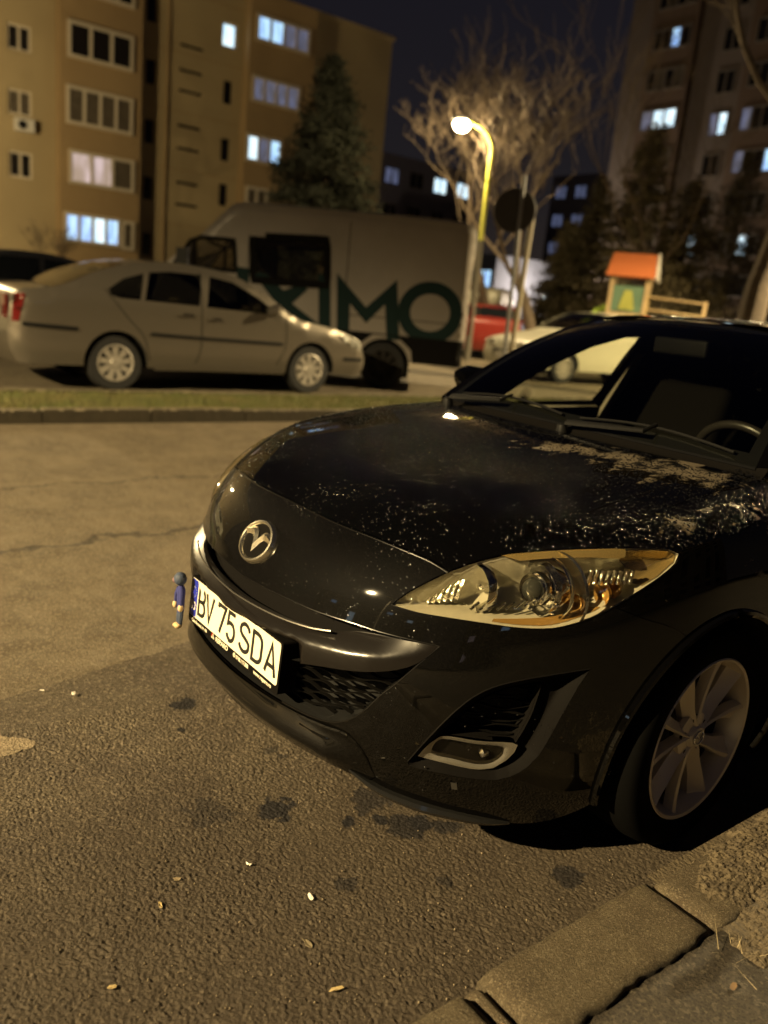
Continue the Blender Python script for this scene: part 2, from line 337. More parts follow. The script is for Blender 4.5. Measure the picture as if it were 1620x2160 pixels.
for i in range(len(ys)-1):
    a, b = ys[i], ys[i+1]; g = .006
    v, f = stone(.972+.010*math.sin(i*2.3), 1.155+.006*math.sin(i), a+g, b-g, -.05, .100 if b-a > .2 else .088, seed=i, rough=.0022)
    meshobj('kerb_stone', v, f, M['kerb'], kerb, smooth=True)
# soil heaped over the kerb's back edge, and litter
def heap(name, cx, cy, rx, ry, h, z0, m, n=110):
    V = []; F = []; import mathutils.noise as mn
    for j in range(n):
        for i in range(n):
            u, w = i/(n-1)*2-1, j/(n-1)*2-1; x, y = cx+u*rx, cy+w*ry; q = .5*mn.noise(Vector((x*9, y*9, h*9)))+.3*mn.noise(Vector((x*30, y*30, 2)))
            r = math.hypot(u, w)+q*.6; k = max(0, 1-r*r); f2 = mn.noise(Vector((x*90, y*90, 5)))*.006+mn.noise(Vector((x*220, y*220, 5)))*.004
            V.append((x, y, z0-.012+h*k**.6*(1+.5*q)+(f2 if k > .02 else 0)))
    for j in range(n-1):
        for i in range(n-1): F.append((j*n+i, j*n+i+1, (j+1)*n+i+1, (j+1)*n+i))
    o = meshobj(name, V, F, m, smooth=False); street(o); return tag(o, kind='stuff')
M['leafbrown'] = mat('brown_leaf', (.16, .10, .05), .8)
M['mud'] = mat('drying_mud', (.11, .085, .050), .85, bump=(90, 1, .008), mottle=(25, (.055, .042, .027)))
heap('soil', 1.08, 1.02, .12, .38, .028, .1, M['mud'])
heap('soil', 1.22, .95, .13, .34, .05, .078, M['mud'])
heap('soil', 1.19, 1.9, .2, .7, .07, .078, M['mud'])
M['straw'] = mat('dry_grass', (.30, .24, .14), .8)
def blades(name, n, region, hgt, m, z, lean=.5, w=.004):
    V = np.zeros((n, 3, 3)); 
    x = rng.uniform(region[0], region[1], n); y = rng.uniform(region[2], region[3], n); a = rng.uniform(0, 6.283, n); h = hgt*rng.uniform(.4, 1.1, n); l = lean*rng.uniform(0, 1.2, n)*h; a2 = rng.uniform(0, 6.283, n)
    V[:, 0] = np.stack([x-np.cos(a)*w, y-np.sin(a)*w, np.full(n, z)], 1); V[:, 1] = np.stack([x+np.cos(a)*w, y+np.sin(a)*w, np.full(n, z)], 1)
    V[:, 2] = np.stack([x+np.cos(a2)*l, y+np.sin(a2)*l, z+h], 1)
    me = bpy.data.meshes.new(name); me.vertices.add(3*n); me.vertices.foreach_set('co', V.reshape(-1)); me.loops.add(3*n); me.loops.foreach_set('vertex_index', np.arange(3*n)); me.polygons.add(n)
    me.polygons.foreach_set('loop_start', np.arange(n)*3); me.update(calc_edges=True); me.materials.append(m); o = link(bpy.data.objects.new(name, me)); street(o); return tag(o, kind='stuff')
blades('dry_grass', 260, (1.16, 1.5, .55, 1.5), .03, M['straw'], .085, 2.2, .0012)
# ---- median: two kerbs, soil and grass
for nm, x0, x1, hh in (('kerb', -5.80, -5.67, .125), ('kerb', -7.06, -6.94, .118)):
    k = empty(nm, SO, -YAW); tag(k, 'kerb along the grass strip', None, kind='structure')
    y = -3.0; i = 0
    while y < 16:
        v, f = stone(x0, x1, y+.006, y+.994, -.05, hh+.006*math.sin(i*1.7), seed=i+40, nx=3, bev=.02, rough=.0008); ko = meshobj('kerb_stone', v, f, [M['kerb_far'], M['kerb_shade']], k, smooth=False); [setattr(p_, 'material_index', 1) for p_ in ko.data.polygons if abs(p_.normal.z) < .6]; y += 1.0; i += 1
sheet('grass_strip', [(-6.95, -30), (-5.79, -30), (-5.79, 40), (-6.95, 40)], .09, mat('strip_soil', (.055, .05, .022), .9, mottle=(6, (.09, .07, .03)), bump=(20, 1, .03)))
tag(blades('grass', 30000, (-6.93, -5.81, -1.5, 9), .065, M['grass'], .085, .7, .004), kind='stuff')
sheet('parking_lot', [(-34, -40), (-7.05, -40), (-7.05, 90), (-34, 90)], .085, M['lot'])

# ================================================================ street lamps
def lampmats():
    return mat('lamp_pole_yellow_paint', (.42, .42, .06), .5), mat('lamp_concrete', (.10, .09, .07), .9, bump=(20, .5, .01)), emat('lamp_bulb', (1, .78, .42), 90), mat('lamp_housing', (.2, .2, .2), .5)
LP, LC, LB, LH = lampmats()
def street_lamp(head, armdir, watts, label, seen=False, arm=.85, far=False, wide=False):
    base = Vector(head)-Vector((armdir[0], armdir[1], 0))*-arm; zb = .085 if seen else .0
    base = Vector((head[0]+armdir[0]*arm, head[1]+armdir[1]*arm, zb))
    t = empty('street_lamp', base, 0, label, 'street lamp', 'street lamps'); zs = head[2]-.75 if not seen else head[2]-2.6
    if far:
        pass
    MB().tube([(0, 0, 0), (0, 0, zs-zb)], [.09, .07], 14).build('concrete_post', LC, t, True)
    ht = head[2]-zb; P = []
    zt = ht-.62
    P.append((0, 0, zs-zb-.02)); P.append((0, 0, zt))
    for k in range(1, 9):
        w = k/8*math.pi*.42; P.append((-armdir[0]*arm*.62*(1-math.cos(w))*1.25, -armdir[1]*arm*.62*(1-math.cos(w))*1.25, zt+.62*math.sin(w)))
    P.append((-armdir[0]*arm*.86, -armdir[1]*arm*.86, ht+.05))
    MB().tube(P, [.052]*2+[.046]*(len(P)-2), 12).build('pole', LP, t, True)
    hx, hy = -armdir[0]*arm, -armdir[1]*arm
    hd = MB(); A = Vector((armdir[0], armdir[1], 0)); Bx = Vector((-armdir[1], armdir[0], 0))
    V = []; F = []
    prof = [(.22, .03, .03), (.16, .075, .075), (0, .10, .085), (-.16, .085, .07), (-.26, .03, .03)]
    for (l, wd, th) in prof:
        for k in range(12):
            a = 2*math.pi*k/12; V.append(Vector((hx, hy, ht+.05))+A*l+Bx*wd*math.cos(a)+Vector((0, 0, max(-.02, th*math.sin(a)))))
    for i in range(4):
        for k in range(12): F.append((i*12+k, i*12+(k+1) % 12, (i+1)*12+(k+1) % 12, (i+1)*12+k))
    F.append(tuple(range(12))[::-1]); F.append(tuple(range(48, 60))); hd.add(V, F); hd.build('lamp_head', LH, t, True)
    b = MB(); b.lathe([(.0, -.20), (.09, -.19), (.17, -.13), (.20, -.04), (.15, .03)], (hx, hy, ht), (0, 0, 1), 20); b.build('bulb', LB, t, True)
    ld = bpy.data.lights.new('lamp_light', 'POINT' if seen or wide else 'SPOT'); ld.energy = watts
    if not (seen or wide): ld.spot_size = math.radians(157); ld.spot_blend = .38       # the luminaire's cut-off
    ld.color = SODIUM; ld.shadow_soft_size = .06
    lo = bpy.data.objects.new('lamp_light', ld); COL.objects.link(lo); lo.parent = t; lo.location = (hx, hy, ht-.31)
    return t
street_lamp(LAMP_SEEN, (.998, .05), LAMPS[0][1], 'glowing yellow street lamp on a curved pole behind the van', True, .78)
street_lamp(LAMPS[1][0], X2.xy, LAMPS[1][1], 'lit street lamp down the street in front of the black hatchback', arm=2.4)
street_lamp(LAMPS[2][0], X2.xy, LAMPS[2][1], 'lit street lamp up the street behind the black hatchback', arm=3.0)
street_lamp(LAMPS[3][0], (-.4, -.6), LAMPS[3][1], 'lit street lamp in the car park in front of the ochre apartment block', wide=True)

for (px, py, Y, w_, lb) in ((1142, 632, 58, 3000, 'small far white street lamp left of the dark evergreens'), (1176, 640, 64, 3000, 'second small far white street lamp, nearer the playground'), (1209, 664, 50, 700, 'lowest of the small far white street lamps, just above the cream car')):
    p = at(px, py, Y); t = empty('street_lamp', (p.x, p.y, 0), 0, lb, 'street lamp', 'far street lamps')
    MB().tube([(0, 0, 0), (0, 0, p.z)], .07, 8).build('pole', M['steel_grey'], t, True); MB().lathe([(0, -.16), (.13, -.1), (.17, 0), (.12, .1), (0, .15)], (0, 0, p.z+.1), (0, 0, 1), 14).build('bulb', emat('far_bulb', (.75, .88, 1.0), 7), t, True)
    ld = bpy.data.lights.new('lamp_light', 'POINT'); ld.energy = w_; ld.color = (1, .82, .62); ld.shadow_soft_size = .25; lo = bpy.data.objects.new('lamp_light', ld); COL.objects.link(lo); lo.parent = t; lo.location = (0, 0, p.z+.45)

# ================================================================ buildings
BP0 = Vector((-14.29, 35.7, 0))
M['ochre'] = mat('ochre_render', (.34, .27, .15), .85, mottle=(.35, (.30, .235, .13)), bump=(8, .3, .01))
M['brown'] = mat('brown_bay_render', (.31, .22, .11), .85, mottle=(.5, (.26, .18, .09)))
M['grey_render'] = mat('grey_tower_render', (.15, .12, .10), .85, mottle=(.2, (.12, .095, .08)))
M['tower_bay'] = mat('dark_tower_bays', (.12, .08, .055), .85)
M['frame_w'] = mat('window_frame_white', (.50, .44, .34), .5)
M['pane_dark'] = mat('unlit_pane', (.012, .010, .009), .25)
M['pane_curtain'] = mat('curtained_pane', (.11, .09, .065), .5, mottle=(6, (.06, .05, .035)))
def litmat(name, c1, c2, s, sc=5.0):
    m = emat(name, c1, s); n = m.node_tree; b = n.nodes['Principled BSDF']; tc = n.nodes.new('ShaderNodeTexCoord'); mp = n.nodes.new('ShaderNodeMapping'); no = n.nodes.new('ShaderNodeTexNoise'); r = n.nodes.new('ShaderNodeValToRGB')
    mp.inputs['Scale'].default_value = (sc, sc, sc*.25); no.inputs['Scale'].default_value = 1.0; no.inputs['Detail'].default_value = 3
    r.color_ramp.elements[0].position = .38; r.color_ramp.elements[1].position = .62; r.color_ramp.elements[0].color = (*c2, 1); r.color_ramp.elements[1].color = (*c1, 1)
    n.links.new(tc.outputs['Object'], mp.inputs[0]); n.links.new(mp.outputs[0], no.inputs[0]); n.links.new(no.outputs['Fac'], r.inputs[0]); n.links.new(r.outputs[0], b.inputs['Emission Color']); return m
M['lit_blue'] = litmat('lit_pane_cool', (.50, .80, 1.0), (.25, .45, .85), 1.15)
M['lit_white'] = litmat('lit_pane_white', (.80, .97, 1.0), (.5, .75, .95), 1.3)
M['lit_pink'] = litmat('lit_pane_pinkish', (.62, .48, .50), (.33, .24, .20), .85, 4)
M['lit_dim'] = litmat('lit_pane_dim_blue', (.13, .16, .30), (.05, .06, .10), .6)
def bld(name, P0, d, label, cat='building'):
    ang = math.atan2(d[1], d[0])
    t = empty(name, P0, ang, label, cat); return t                 # local x runs along the facade, local -y points out of it (towards us)
M['frame_t'] = mat('dark_window_frame', (.13, .11, .09), .6)  # darker frame colour for every block but the ochre one
def window(t, u0, u1, z0, z1, panes, mats_, out=0.0, frame=True, name='window', fw=.09, trans=0):
    fm_ = M['frame_w'] if t['label'].startswith('ochre') else M['frame_t']
    f = MB(); d = .12
    if frame:
        f.box((u0, out-.05, z0), (u1, out+.05, z0+fw)); f.box((u0, out-.05, z1-fw), (u1, out+.05, z1))
        for k in range(panes+1):
            x = u0+(u1-u0-fw)*k/panes; f.box((x, out-.047, z0+fw), (x+fw, out+.05, z1-fw))
        if trans: f.box((u0+fw, out-.04, z1-trans-.05), (u1-fw, out+.05, z1-trans))
        w = f.build(name, fm_, t)
    else:
        fw = .03; w = f.box((u0-.03, out-.02, z0-.05), (u1+.03, out+.02, z0)).build(name, M['frame_w'], t)
    for k in range(panes):
        a = u0+fw+(u1-u0-fw)*k/panes; b = u0+(u1-u0-fw)*(k+1)/panes
        mm = mats_[k % len(mats_)] if isinstance(mats_, (list, tuple)) else mats_
        MB().box((a, out+.0, z0+(fw if frame else 0)), (b, out+.03, z1-(fw if frame else 0))).build('pane', mm, w)
    return w
A = bld('apartment_building', BP0, U2, 'ochre apartment block with enclosed balconies and several lit bluish windows')
# wall with real openings behind the plain windows
wins = []
for i, z in enumerate((4.69, 7.0, 9.3, 11.65)): wins.append((-2.4, -1.5, z, z+(1.0 if i == 0 else .95), 2, M['pane_dark'] if i % 2 == 0 else M['pane_curtain'], True))
for z in (2.31, 4.65, 6.95, 9.3, 11.67): wins.append((3.06, 3.5, z, z+.95, 1, M['pane_dark'], False))
for z in (4.9, 6.85, 9.25): wins.append((6.64, 7.1, z, z+.95, 1, M['pane_dark'], False))
wins.append((6.45, 7.2, 11.52, 12.55, 1, M['lit_white'], True))
for z in (4.6, 5.52, 6.94, 7.87, 9.28, 10.1, 11.08): wins.append((4.55, 5.65, z, z+.13, 1, M['pane_dark'], False))
for z in (4.69, 7.0, 9.3, 11.65): wins.append((-6.5, -5.3, z, z+1.0, 2, M['pane_curtain'], True))
x0, x1, zt = -22.0, 15.7, 14.0
loops = [resample([(x0, -.2), (x1, -.2), (x1, zt), (x0, zt)], 1.5)]+[np.array([(a, c), (b, c), (b, d), (a, d)], float) for a, b, c, d, *_ in wins]
vo, F, _, _ = triangulate(loops, 3.0)
wall = meshobj('wall', [(p[0], 0, p[1]) for p in vo], [tuple(f) for f in F], M['ochre'], A, smooth=False)
MB().box((x0, .35, -.2), (x1, 11, zt)).build('wall', M['ochre'], A)
for a, b, c, d, *_ in wins:
    MB().add([(a, 0, c), (b, 0, c), (b, 0, d), (a, 0, d), (a, .3, c), (b, .3, c), (b, .3, d), (a, .3, d)], [(0, 1, 5, 4), (1, 2, 6, 5), (2, 3, 7, 6), (3, 0, 4, 7)]).build('window_reveal', M['ochre'], A)
for a, b, c, d, n_, m_, fr in wins: window(A, a+.002, b-.002, c+.002, d-.002, n_, m_, .12, fr, 'window' if d-c > .3 else 'vent_slot')
def bay(u0, u1, rows, depth=.55):
    MB().box((u0-.15, -depth, 1.3 if u0 < 5 else 3.0), (u1-.25, .0-.003, zt)).build('balcony_bay', M['brown'], A)
    for (a, b, z0, z1, n_, mm, tr) in rows: window(A, a-.27, b-.27, z0, z1, n_, mm, -depth-.06, True, 'balcony_window', .13, tr)
D_, Cc, LBm, LPk, LDm, LWm = M['pane_dark'], M['pane_curtain'], M['lit_blue'], M['lit_pink'], M['lit_dim'], M['lit_white']
k = -.25
bay(-.45, 2.95, [(-.1, 2.6, 11.75, 13.1, 4, D_, 0), (-.05, 2.57, 9.42, 10.75, 3, D_, 0), (-.1, 2.6, 7.0, 8.42, 4, Cc, 0), (0, 2.7, 4.75, 6.05, 3, [LPk, LPk, Cc], 0), (-.2, 2.15, 2.45, 3.65, 4, [LBm, LBm, LWm, LBm], 0), (2.2, 2.75, 2.4, 3.6, 1, Cc, 0)])
bay(7.7, 11.2, [(8.07, 10.85, 12.0, 13.1, 4, [LBm, LBm, LDm, LDm], 0), (8.0, 10.5, 9.5, 10.6, 4, LDm, 0), (7.85, 9.7, 6.95, 8.15, 3, [LWm, LDm, LBm], 0), (7.95, 9.1, 5.0, 5.9, 2, Cc, 0)])
ac = MB(); ac.box((-2.2, -.32, 6.42), (-1.5, -.02, 6.88)); aco = ac.build('air_conditioner', M['white_plastic'], A); MB().lathe([(.0, .0), (.15, .0), (.16, -.02)], (-1.95, -.33, 6.65), (0, 1, 0), 20).build('fan_grille', M['plastic'], aco)
MB().box((x0, -.12, zt+.003), (x1+.1, 11, zt+.16)).build('roof_edge', M['ochre'], A)
MB().box((-12, -.04, -.2), (15.6, -.003, .9)).build('plinth', M['grey_render'], A)
for zj in (3.75, 6.1, 8.45, 10.8, 13.15): MB().box((2.96, -.012, zj), (7.5, -.002, zj+.04)).build('render_joint', M['brown'], A)
MB().tube([(4.0, -.06, 1), (4.0, -.06, 13.9)], .05, 8).build('drainpipe', M['brown'], A, True)

TP0 = Vector((12.71, 59, 0))
T = bld('tower_block', TP0, X2, 'tall dark tower block on the right with scattered lit windows', 'building')
MB().box((0, 0, -.2), (22, 14, 27)).build('wall', M['grey_render'], T)
MB().box((2.1, -.5, 2), (5.4, -.003, 26.6)).build('balcony_bay', M['tower_bay'], T); MB().box((9.0, -.5, 2), (12.4, -.003, 26.6)).build('balcony_bay', M['tower_bay'], T)
zz = 13.35
for i in range(-4, 6):
    z = 13.35+i*2.3; mm = [LDm, LWm, LWm] if i == 0 else ([D_, D_, LBm, D_] if i == 2 else [D_, Cc, D_, Cc])
    window(T, 2.4, 5.1, z, z+1.25, len(mm), mm, -.53, True, 'balcony_window', .12)
    window(T, 7.05, 8.3, z-.6, z+.75, 2, [LDm, LWm] if i == 0 else ([LWm, D_] if i == -3 else D_), -.02, True, 'window', .1)
    window(T, 9.4, 12.0, z-.6, z+.7, 4, [LDm, D_, D_, LBm] if i in (0, -1) else ([D_, D_, LWm, D_] if i in (-3,) else D_), -.53, True, 'balcony_window', .1)
    window(T, 14.5, 16.0, z-.6, z+.7, 2, D_, -.02, True, 'window', .1)
# far buildings between the two
def farblock(px0, px1, pytop, Y, label, rowsz, lit, m, slope=U2, storeys=None):
    a = at(px0, pytop, Y); d = slope
    n = Vector((-d[1], d[0], 0)); ray_ = at(px1, pytop, Y)-CAM0; tt = (a-CAM0).dot(n)/ray_.dot(n); b = CAM0+ray_*tt; Lh = (b-a).dot(d)
    t = bld('apartment_building', Vector((a.x, a.y, 0)), d, label); MB().box((0, 0, -.2), (Lh, 10, a.z)).build('wall', m, t)
    s = a.z-1.0; r_ = 0
    while s > 1.6:
        kx = .6; c = 0
        while kx+1.5 < Lh:
            window(t, kx, kx+1.5, s-1.3, s, 2, lit(r_, c), -.02, True, 'window', .1); kx += 2.6; c += 1
        s -= 2.7; r_ += 1
    return t
M['far_grey'] = mat('far_grey_render', (.15, .135, .15), .9)
farblock(802, 1003, 318, 70, 'long grey apartment block far behind the van and lamp', 0, lambda r, c: M['lit_white'] if (r == 0 and c in (2, 3, 4)) else (M['lit_dim'] if (r*7+c*5) % 9 == 0 else M['pane_dark']), M['far_grey'])
farblock(1168, 1262, 372, 90, 'pale apartment block far away between the bare tree and the tower', 0, lambda r, c: M['lit_blue'] if (r == 2 and c == 2) or (r == 4 and c == 1) else M['lit_dim'], M['far_grey'], X2)
farblock(1000, 1050, 535, 60, 'small pale building with lit windows behind the red car', 0, lambda r, c: M['lit_blue'] if c == 0 and r < 2 else M['lit_dim'], mat('floodlit_wall', (.055, .06, .08), .9), X2)

ob = bld('apartment_building', c2w((24, -26, 0)), U2, 'grey apartment block across the near pavement, behind the photographer')
MB().box((0, -10, -.2), (62, 0, 13)).build('wall', M['grey_render'], ob)
for i in range(14):
    for j in range(5):
        lit_ = (i*7+j*5) % 19 == 0; w_ = MB().box((2+i*4.2, .003, 1.5+j*2.4), (3.9+i*4.2, .05, 2.9+j*2.4)).build('window', M['lit_blue'] if lit_ and (i+j) % 2 else M['lit_pink'] if lit_ else M['pane_dark'], ob)
ob = bld('apartment_building', c2w((-22, -46, 0)), X2, 'grey apartment block at the near end of the street, out of view to the left')
MB().box((0, -10, -.2), (44, 0, 15)).build('wall', M['grey_render'], ob)
for i in range(10):
    for j in range(5):
        lit_ = (i*5+j*3) % 7 == 0; w_ = MB().box((2+i*4.2, .003, 1.5+j*2.5), (4.1+i*4.2, .05, 2.9+j*2.5)).build('window', M['lit_white'] if lit_ and (i+j) % 2 else M['lit_blue'] if lit_ else M['pane_dark'], ob)
# ================================================================ trees
M['bark'] = mat('bark', (.075, .055, .035), .85, bump=(25, .8, .01), mottle=(12, (.05, .036, .024)))
M['bark_light'] = mat('pale_bark', (.080, .058, .036), .85, bump=(20, .8, .015), mottle=(8, (.05, .036, .024)))
M['needles'] = mat('spruce_needles', (.009, .011, .005), .9, mottle=(4, (.015, .017, .008)))
M['dark_leaf'] = mat('evergreen_leaves', (.05, .042, .022), .8, mottle=(2, (.09, .07, .032)))
def tris(name, V, m, parent):
    n = len(V); me = bpy.data.meshes.new(name); me.vertices.add(3*n); me.vertices.foreach_set('co', V.reshape(-1)); me.loops.add(3*n); me.loops.foreach_set('vertex_index', np.arange(3*n)); me.polygons.add(n)
    me.polygons.foreach_set('loop_start', np.arange(n)*3); me.update(calc_edges=True); me.materials.append(m); return link(bpy.data.objects.new(name, me), parent)
def conifer(name, base, H, R, label, m, z0=.6, n=26000, cat='tree', droop=.35, seed=1):
    r = np.random.RandomState(seed); t = empty(name, base, 0, label, cat)
    MB().tube([(0, 0, 0), (0, 0, H*.5), (0, 0, H*.97)], [.16, .09, .01], 8).build('trunk', M['bark'], t, True)
    C = []
    nb = int(H*34)
    for i in range(nb):
        f = (i/nb); z = z0+(H-z0)*(f**.9); rad = R*(1-f)**.82*(.72+.5*r.rand()); a = r.uniform(0, 6.283); k = max(8, int(n/nb*(.25+1.5*(1-f))))
        s = r.uniform(.12, 1, k)**.75; px = np.cos(a)*rad*s; py = np.sin(a)*rad*s; pz = z-droop*rad*s+.12*rad*s**3
        wd = .12+.10*rad*(1-s); off = r.normal(0, 1, (k, 3))*wd[:, None]*np.array([1, 1, .45])
        C.append(np.stack([px, py, pz], 1)+off)
    C = np.concatenate(C); k = len(C); sz = r.uniform(.07, .17, (k, 1))*1.25; d1 = r.normal(0, 1, (k, 3)); d1 /= np.linalg.norm(d1, axis=1, keepdims=True); d2 = r.normal(0, 1, (k, 3)); d2 /= np.linalg.norm(d2, axis=1, keepdims=True)
    V = np.stack([C, C+d1*sz, C+d2*sz*.5], 1); tris('crown', V, m, t); return t
def bare(name, base, H, rad, label, m, seed=1, spread=.55, lean=(0, 0), depth=6, forkz=.35, twig=1.0, up=.25):
    r = random.Random(seed); t = empty(name, base, 0, label, 'tree'); tr = MB(); cr = MB()
    def grow(p, d, L, ra, lev):
        pts = [p]; rs = [ra]; q = p.copy(); dd = d.copy(); ns = 4
        for i in range(ns):
            dd = (dd+Vector((r.gauss(0, .13), r.gauss(0, .13), r.gauss(0, .08)+(up*.25 if lev > 0 else 0)))).normalized(); q = q+dd*L/ns; pts.append(q.copy()); rs.append(max(ra*(1-.38*(i+1)/ns), .006))
        (tr if lev == 0 else cr).tube(pts, rs, 9 if lev == 0 else (6 if lev < 3 else 3), caps=False)
        if lev >= depth: return
        nchild = 3 if lev in (0, 1, 2) else r.choice((2, 3))
        for c in range(nchild):
            j = ns if c == 0 else r.randint(2, ns); a = r.uniform(0, 6.283); sp = spread*(.35 if c == 0 and lev < 2 else 1)*r.uniform(.7, 1.4)
            o = Vector((math.cos(a), math.sin(a), r.uniform(-.1, .5))); nd = (dd*(1-sp*.5)+o*sp).normalized()
            grow(pts[j].copy(), nd, L*r.uniform(.6, .85)*(twig if lev > 2 else 1), rs[j]*(.78 if c == 0 else .55), lev+1)
    grow(Vector((0, 0, 0)), Vector((lean[0], lean[1], 1)).normalized(), H*forkz, rad, 0)
    tr.build('trunk', m, t, True); cr.build('crown', m, t, True); return t
sp = at(693, 300, 25); conifer('spruce_tree', Vector((sp.x, 25, .0)), 7.75, 2.75, 'tall dark spruce standing in front of the ochre apartment block', M['needles'], .8, 40000)
gt = at(1150, 600, 22.4)
bare('bare_tree', Vector((gt.x, 22.4, 0)), 8.8, .19, 'big leafless tree right behind the street lamp, branches lit yellow', M['bark_light'], 12, .62, (.0, -.03), 7, .28, 1.0)
g2 = at(1062, 600, 24); bare('bare_tree', Vector((g2.x, 24, 0)), 8.5, .16, 'slimmer leafless tree just left of the big lamp-lit one', M['bark_light'], 5, .55, (.02, 0), 6, .34)
g3 = at(1560, 640, 14.5); bare('bare_tree', Vector((g3.x, 14.5, 0)), 11, .27, 'thick pale leaning trunk at the right edge beyond the hatchback', M['bark_light'], 21, .5, (.16, .02), 6, .42)
g4 = at(1400, 500, 27); bare('bare_tree', Vector((g4.x, 27, 0)), 8, .10, 'thin leafless tree behind the playground house', M['bark'], 33, .5, (.05, 0), 5, .45)
g5 = at(85, 450, 31); bare('bare_tree', Vector((g5.x, 31, 0)), 4.6, .07, 'small leafless tree against the ground floor of the ochre block', M['bark_light'], 8, .5, (0, 0), 6, .25)
for i, (px, Y, H, R, lb) in enumerate([(1330, 27, 7.3, 2.2, 'dark evergreen behind the playground house'), (1240, 33, 6.6, 1.9, 'dark evergreen left of the playground, under the far pale block'), (1430, 30, 6.4, 2.3, 'dark evergreen right of the playground house'), (1185, 30, 4.6, 1.3, 'low dark evergreen right beside the big bare tree'), (1530, 38, 9.0, 3.0, 'tall dark evergreen in front of the tower block')]):
    g = at(px, 600, Y); conifer('evergreen_tree', Vector((g.x, Y, 0)), H, R, lb, M['dark_leaf'], .4, 16000, droop=.15, seed=i+3)

# ================================================================ background vehicles
M['silver'] = mat('silver_paint', (.185, .165, .135), .34, .65, .6, .07)
M['cream'] = mat('cream_white_paint', (.50, .48, .37), .35, 0, .7, .08)
M['red'] = mat('red_paint', (.17, .018, .012), .35, 0, .7, .08)
M['black_p'] = mat('dark_paint', (.02, .02, .022), .3, 0, .8, .05)
M['van_paint'] = mat('grey_van_paint', (.31, .28, .245), .5, 0, .1, .2, mottle=(1.3, (.26, .235, .205)))
M['tail'] = mat('tail_lamp_red', (.13, .010, .008), .15, 0, 1)
M['amber'] = mat('amber_plastic', (.75, .28, .03), .25, 0, .6)
M['clear'] = mat('lamp_glass_white', (.55, .55, .5), .12, .5, 1)
M['alloy'] = mat('wheel_cover', (.42, .39, .34), .4, .5)
M['teal'] = mat('dark_teal_lettering', (.018, .034, .034), .9, spec=.05)
M['van_black'] = mat('van_black_trim', (.008, .0075, .007), .9, spec=.1)
M['interior'] = mat('car_interior', (.010, .009, .008), .9, spec=.05); M['van_rim'] = mat('dark_steel_wheel', (.02, .018, .016), .7, spec=.2); M['vanwin'] = glassmat('van_window_glass', (.62, .60, .55), .04)
M['sidewin'] = glassmat('side_window_glass', (.16, .16, .15), .03, 1.55)
def wheel_simple(t, x, y, r, side, spokes=9, w=.19, rimm=None, cover=True):
    if t['category'] == 'van': rimm = M['van_rim']
    b = MB(); b.lathe([(r*.66, -w/2), (r*.93, -w/2), (r, -w*.3), (r, w*.3), (r*.93, w/2), (r*.66, w/2)], (0, 0, 0), (1, 0, 0), 28); tw = b.build('wheel', M['rubber'], t, True)
    tw.location = (x, y, r)
    c = MB(); s = side
    c.lathe([(r*.66, s*(w/2-.0)), (r*.62, s*(w/2+.004)), (r*.58, s*(w/2-.02))], (0, 0, 0), (1, 0, 0), 28)
    c.lathe([(.0, s*(w/2+.0)), (r*.16, s*(w/2+.0)), (r*.2, s*(w/2-.015))], (0, 0, 0), (1, 0, 0), 16)
    for k in range(spokes):
        a = 2*math.pi*k/spokes; R_ = Matrix.Rotation(a, 4, 'X')
        P = [R_ @ Vector(p) for p in ((s*(w/2-.012), -r*.07, r*.12), (s*(w/2-.012), r*.07, r*.12), (s*(w/2-.005), r*.12, r*.62), (s*(w/2-.005), -r*.12, r*.62))]
        Q = [p-Vector((s*.02, 0, 0)) for p in P]; c.add(P+Q, [(0, 1, 2, 3), (0, 4, 5, 1), (1, 5, 6, 2), (2, 6, 7, 3), (3, 7, 4, 0)])
    c.build('rim', rimm or M['alloy'], tw)
    MB().lathe([(0, -s*.0), (r*.66, 0)], (0, 0, 0), (1, 0, 0), 20).build('brake_disc', M['dark'], tw)
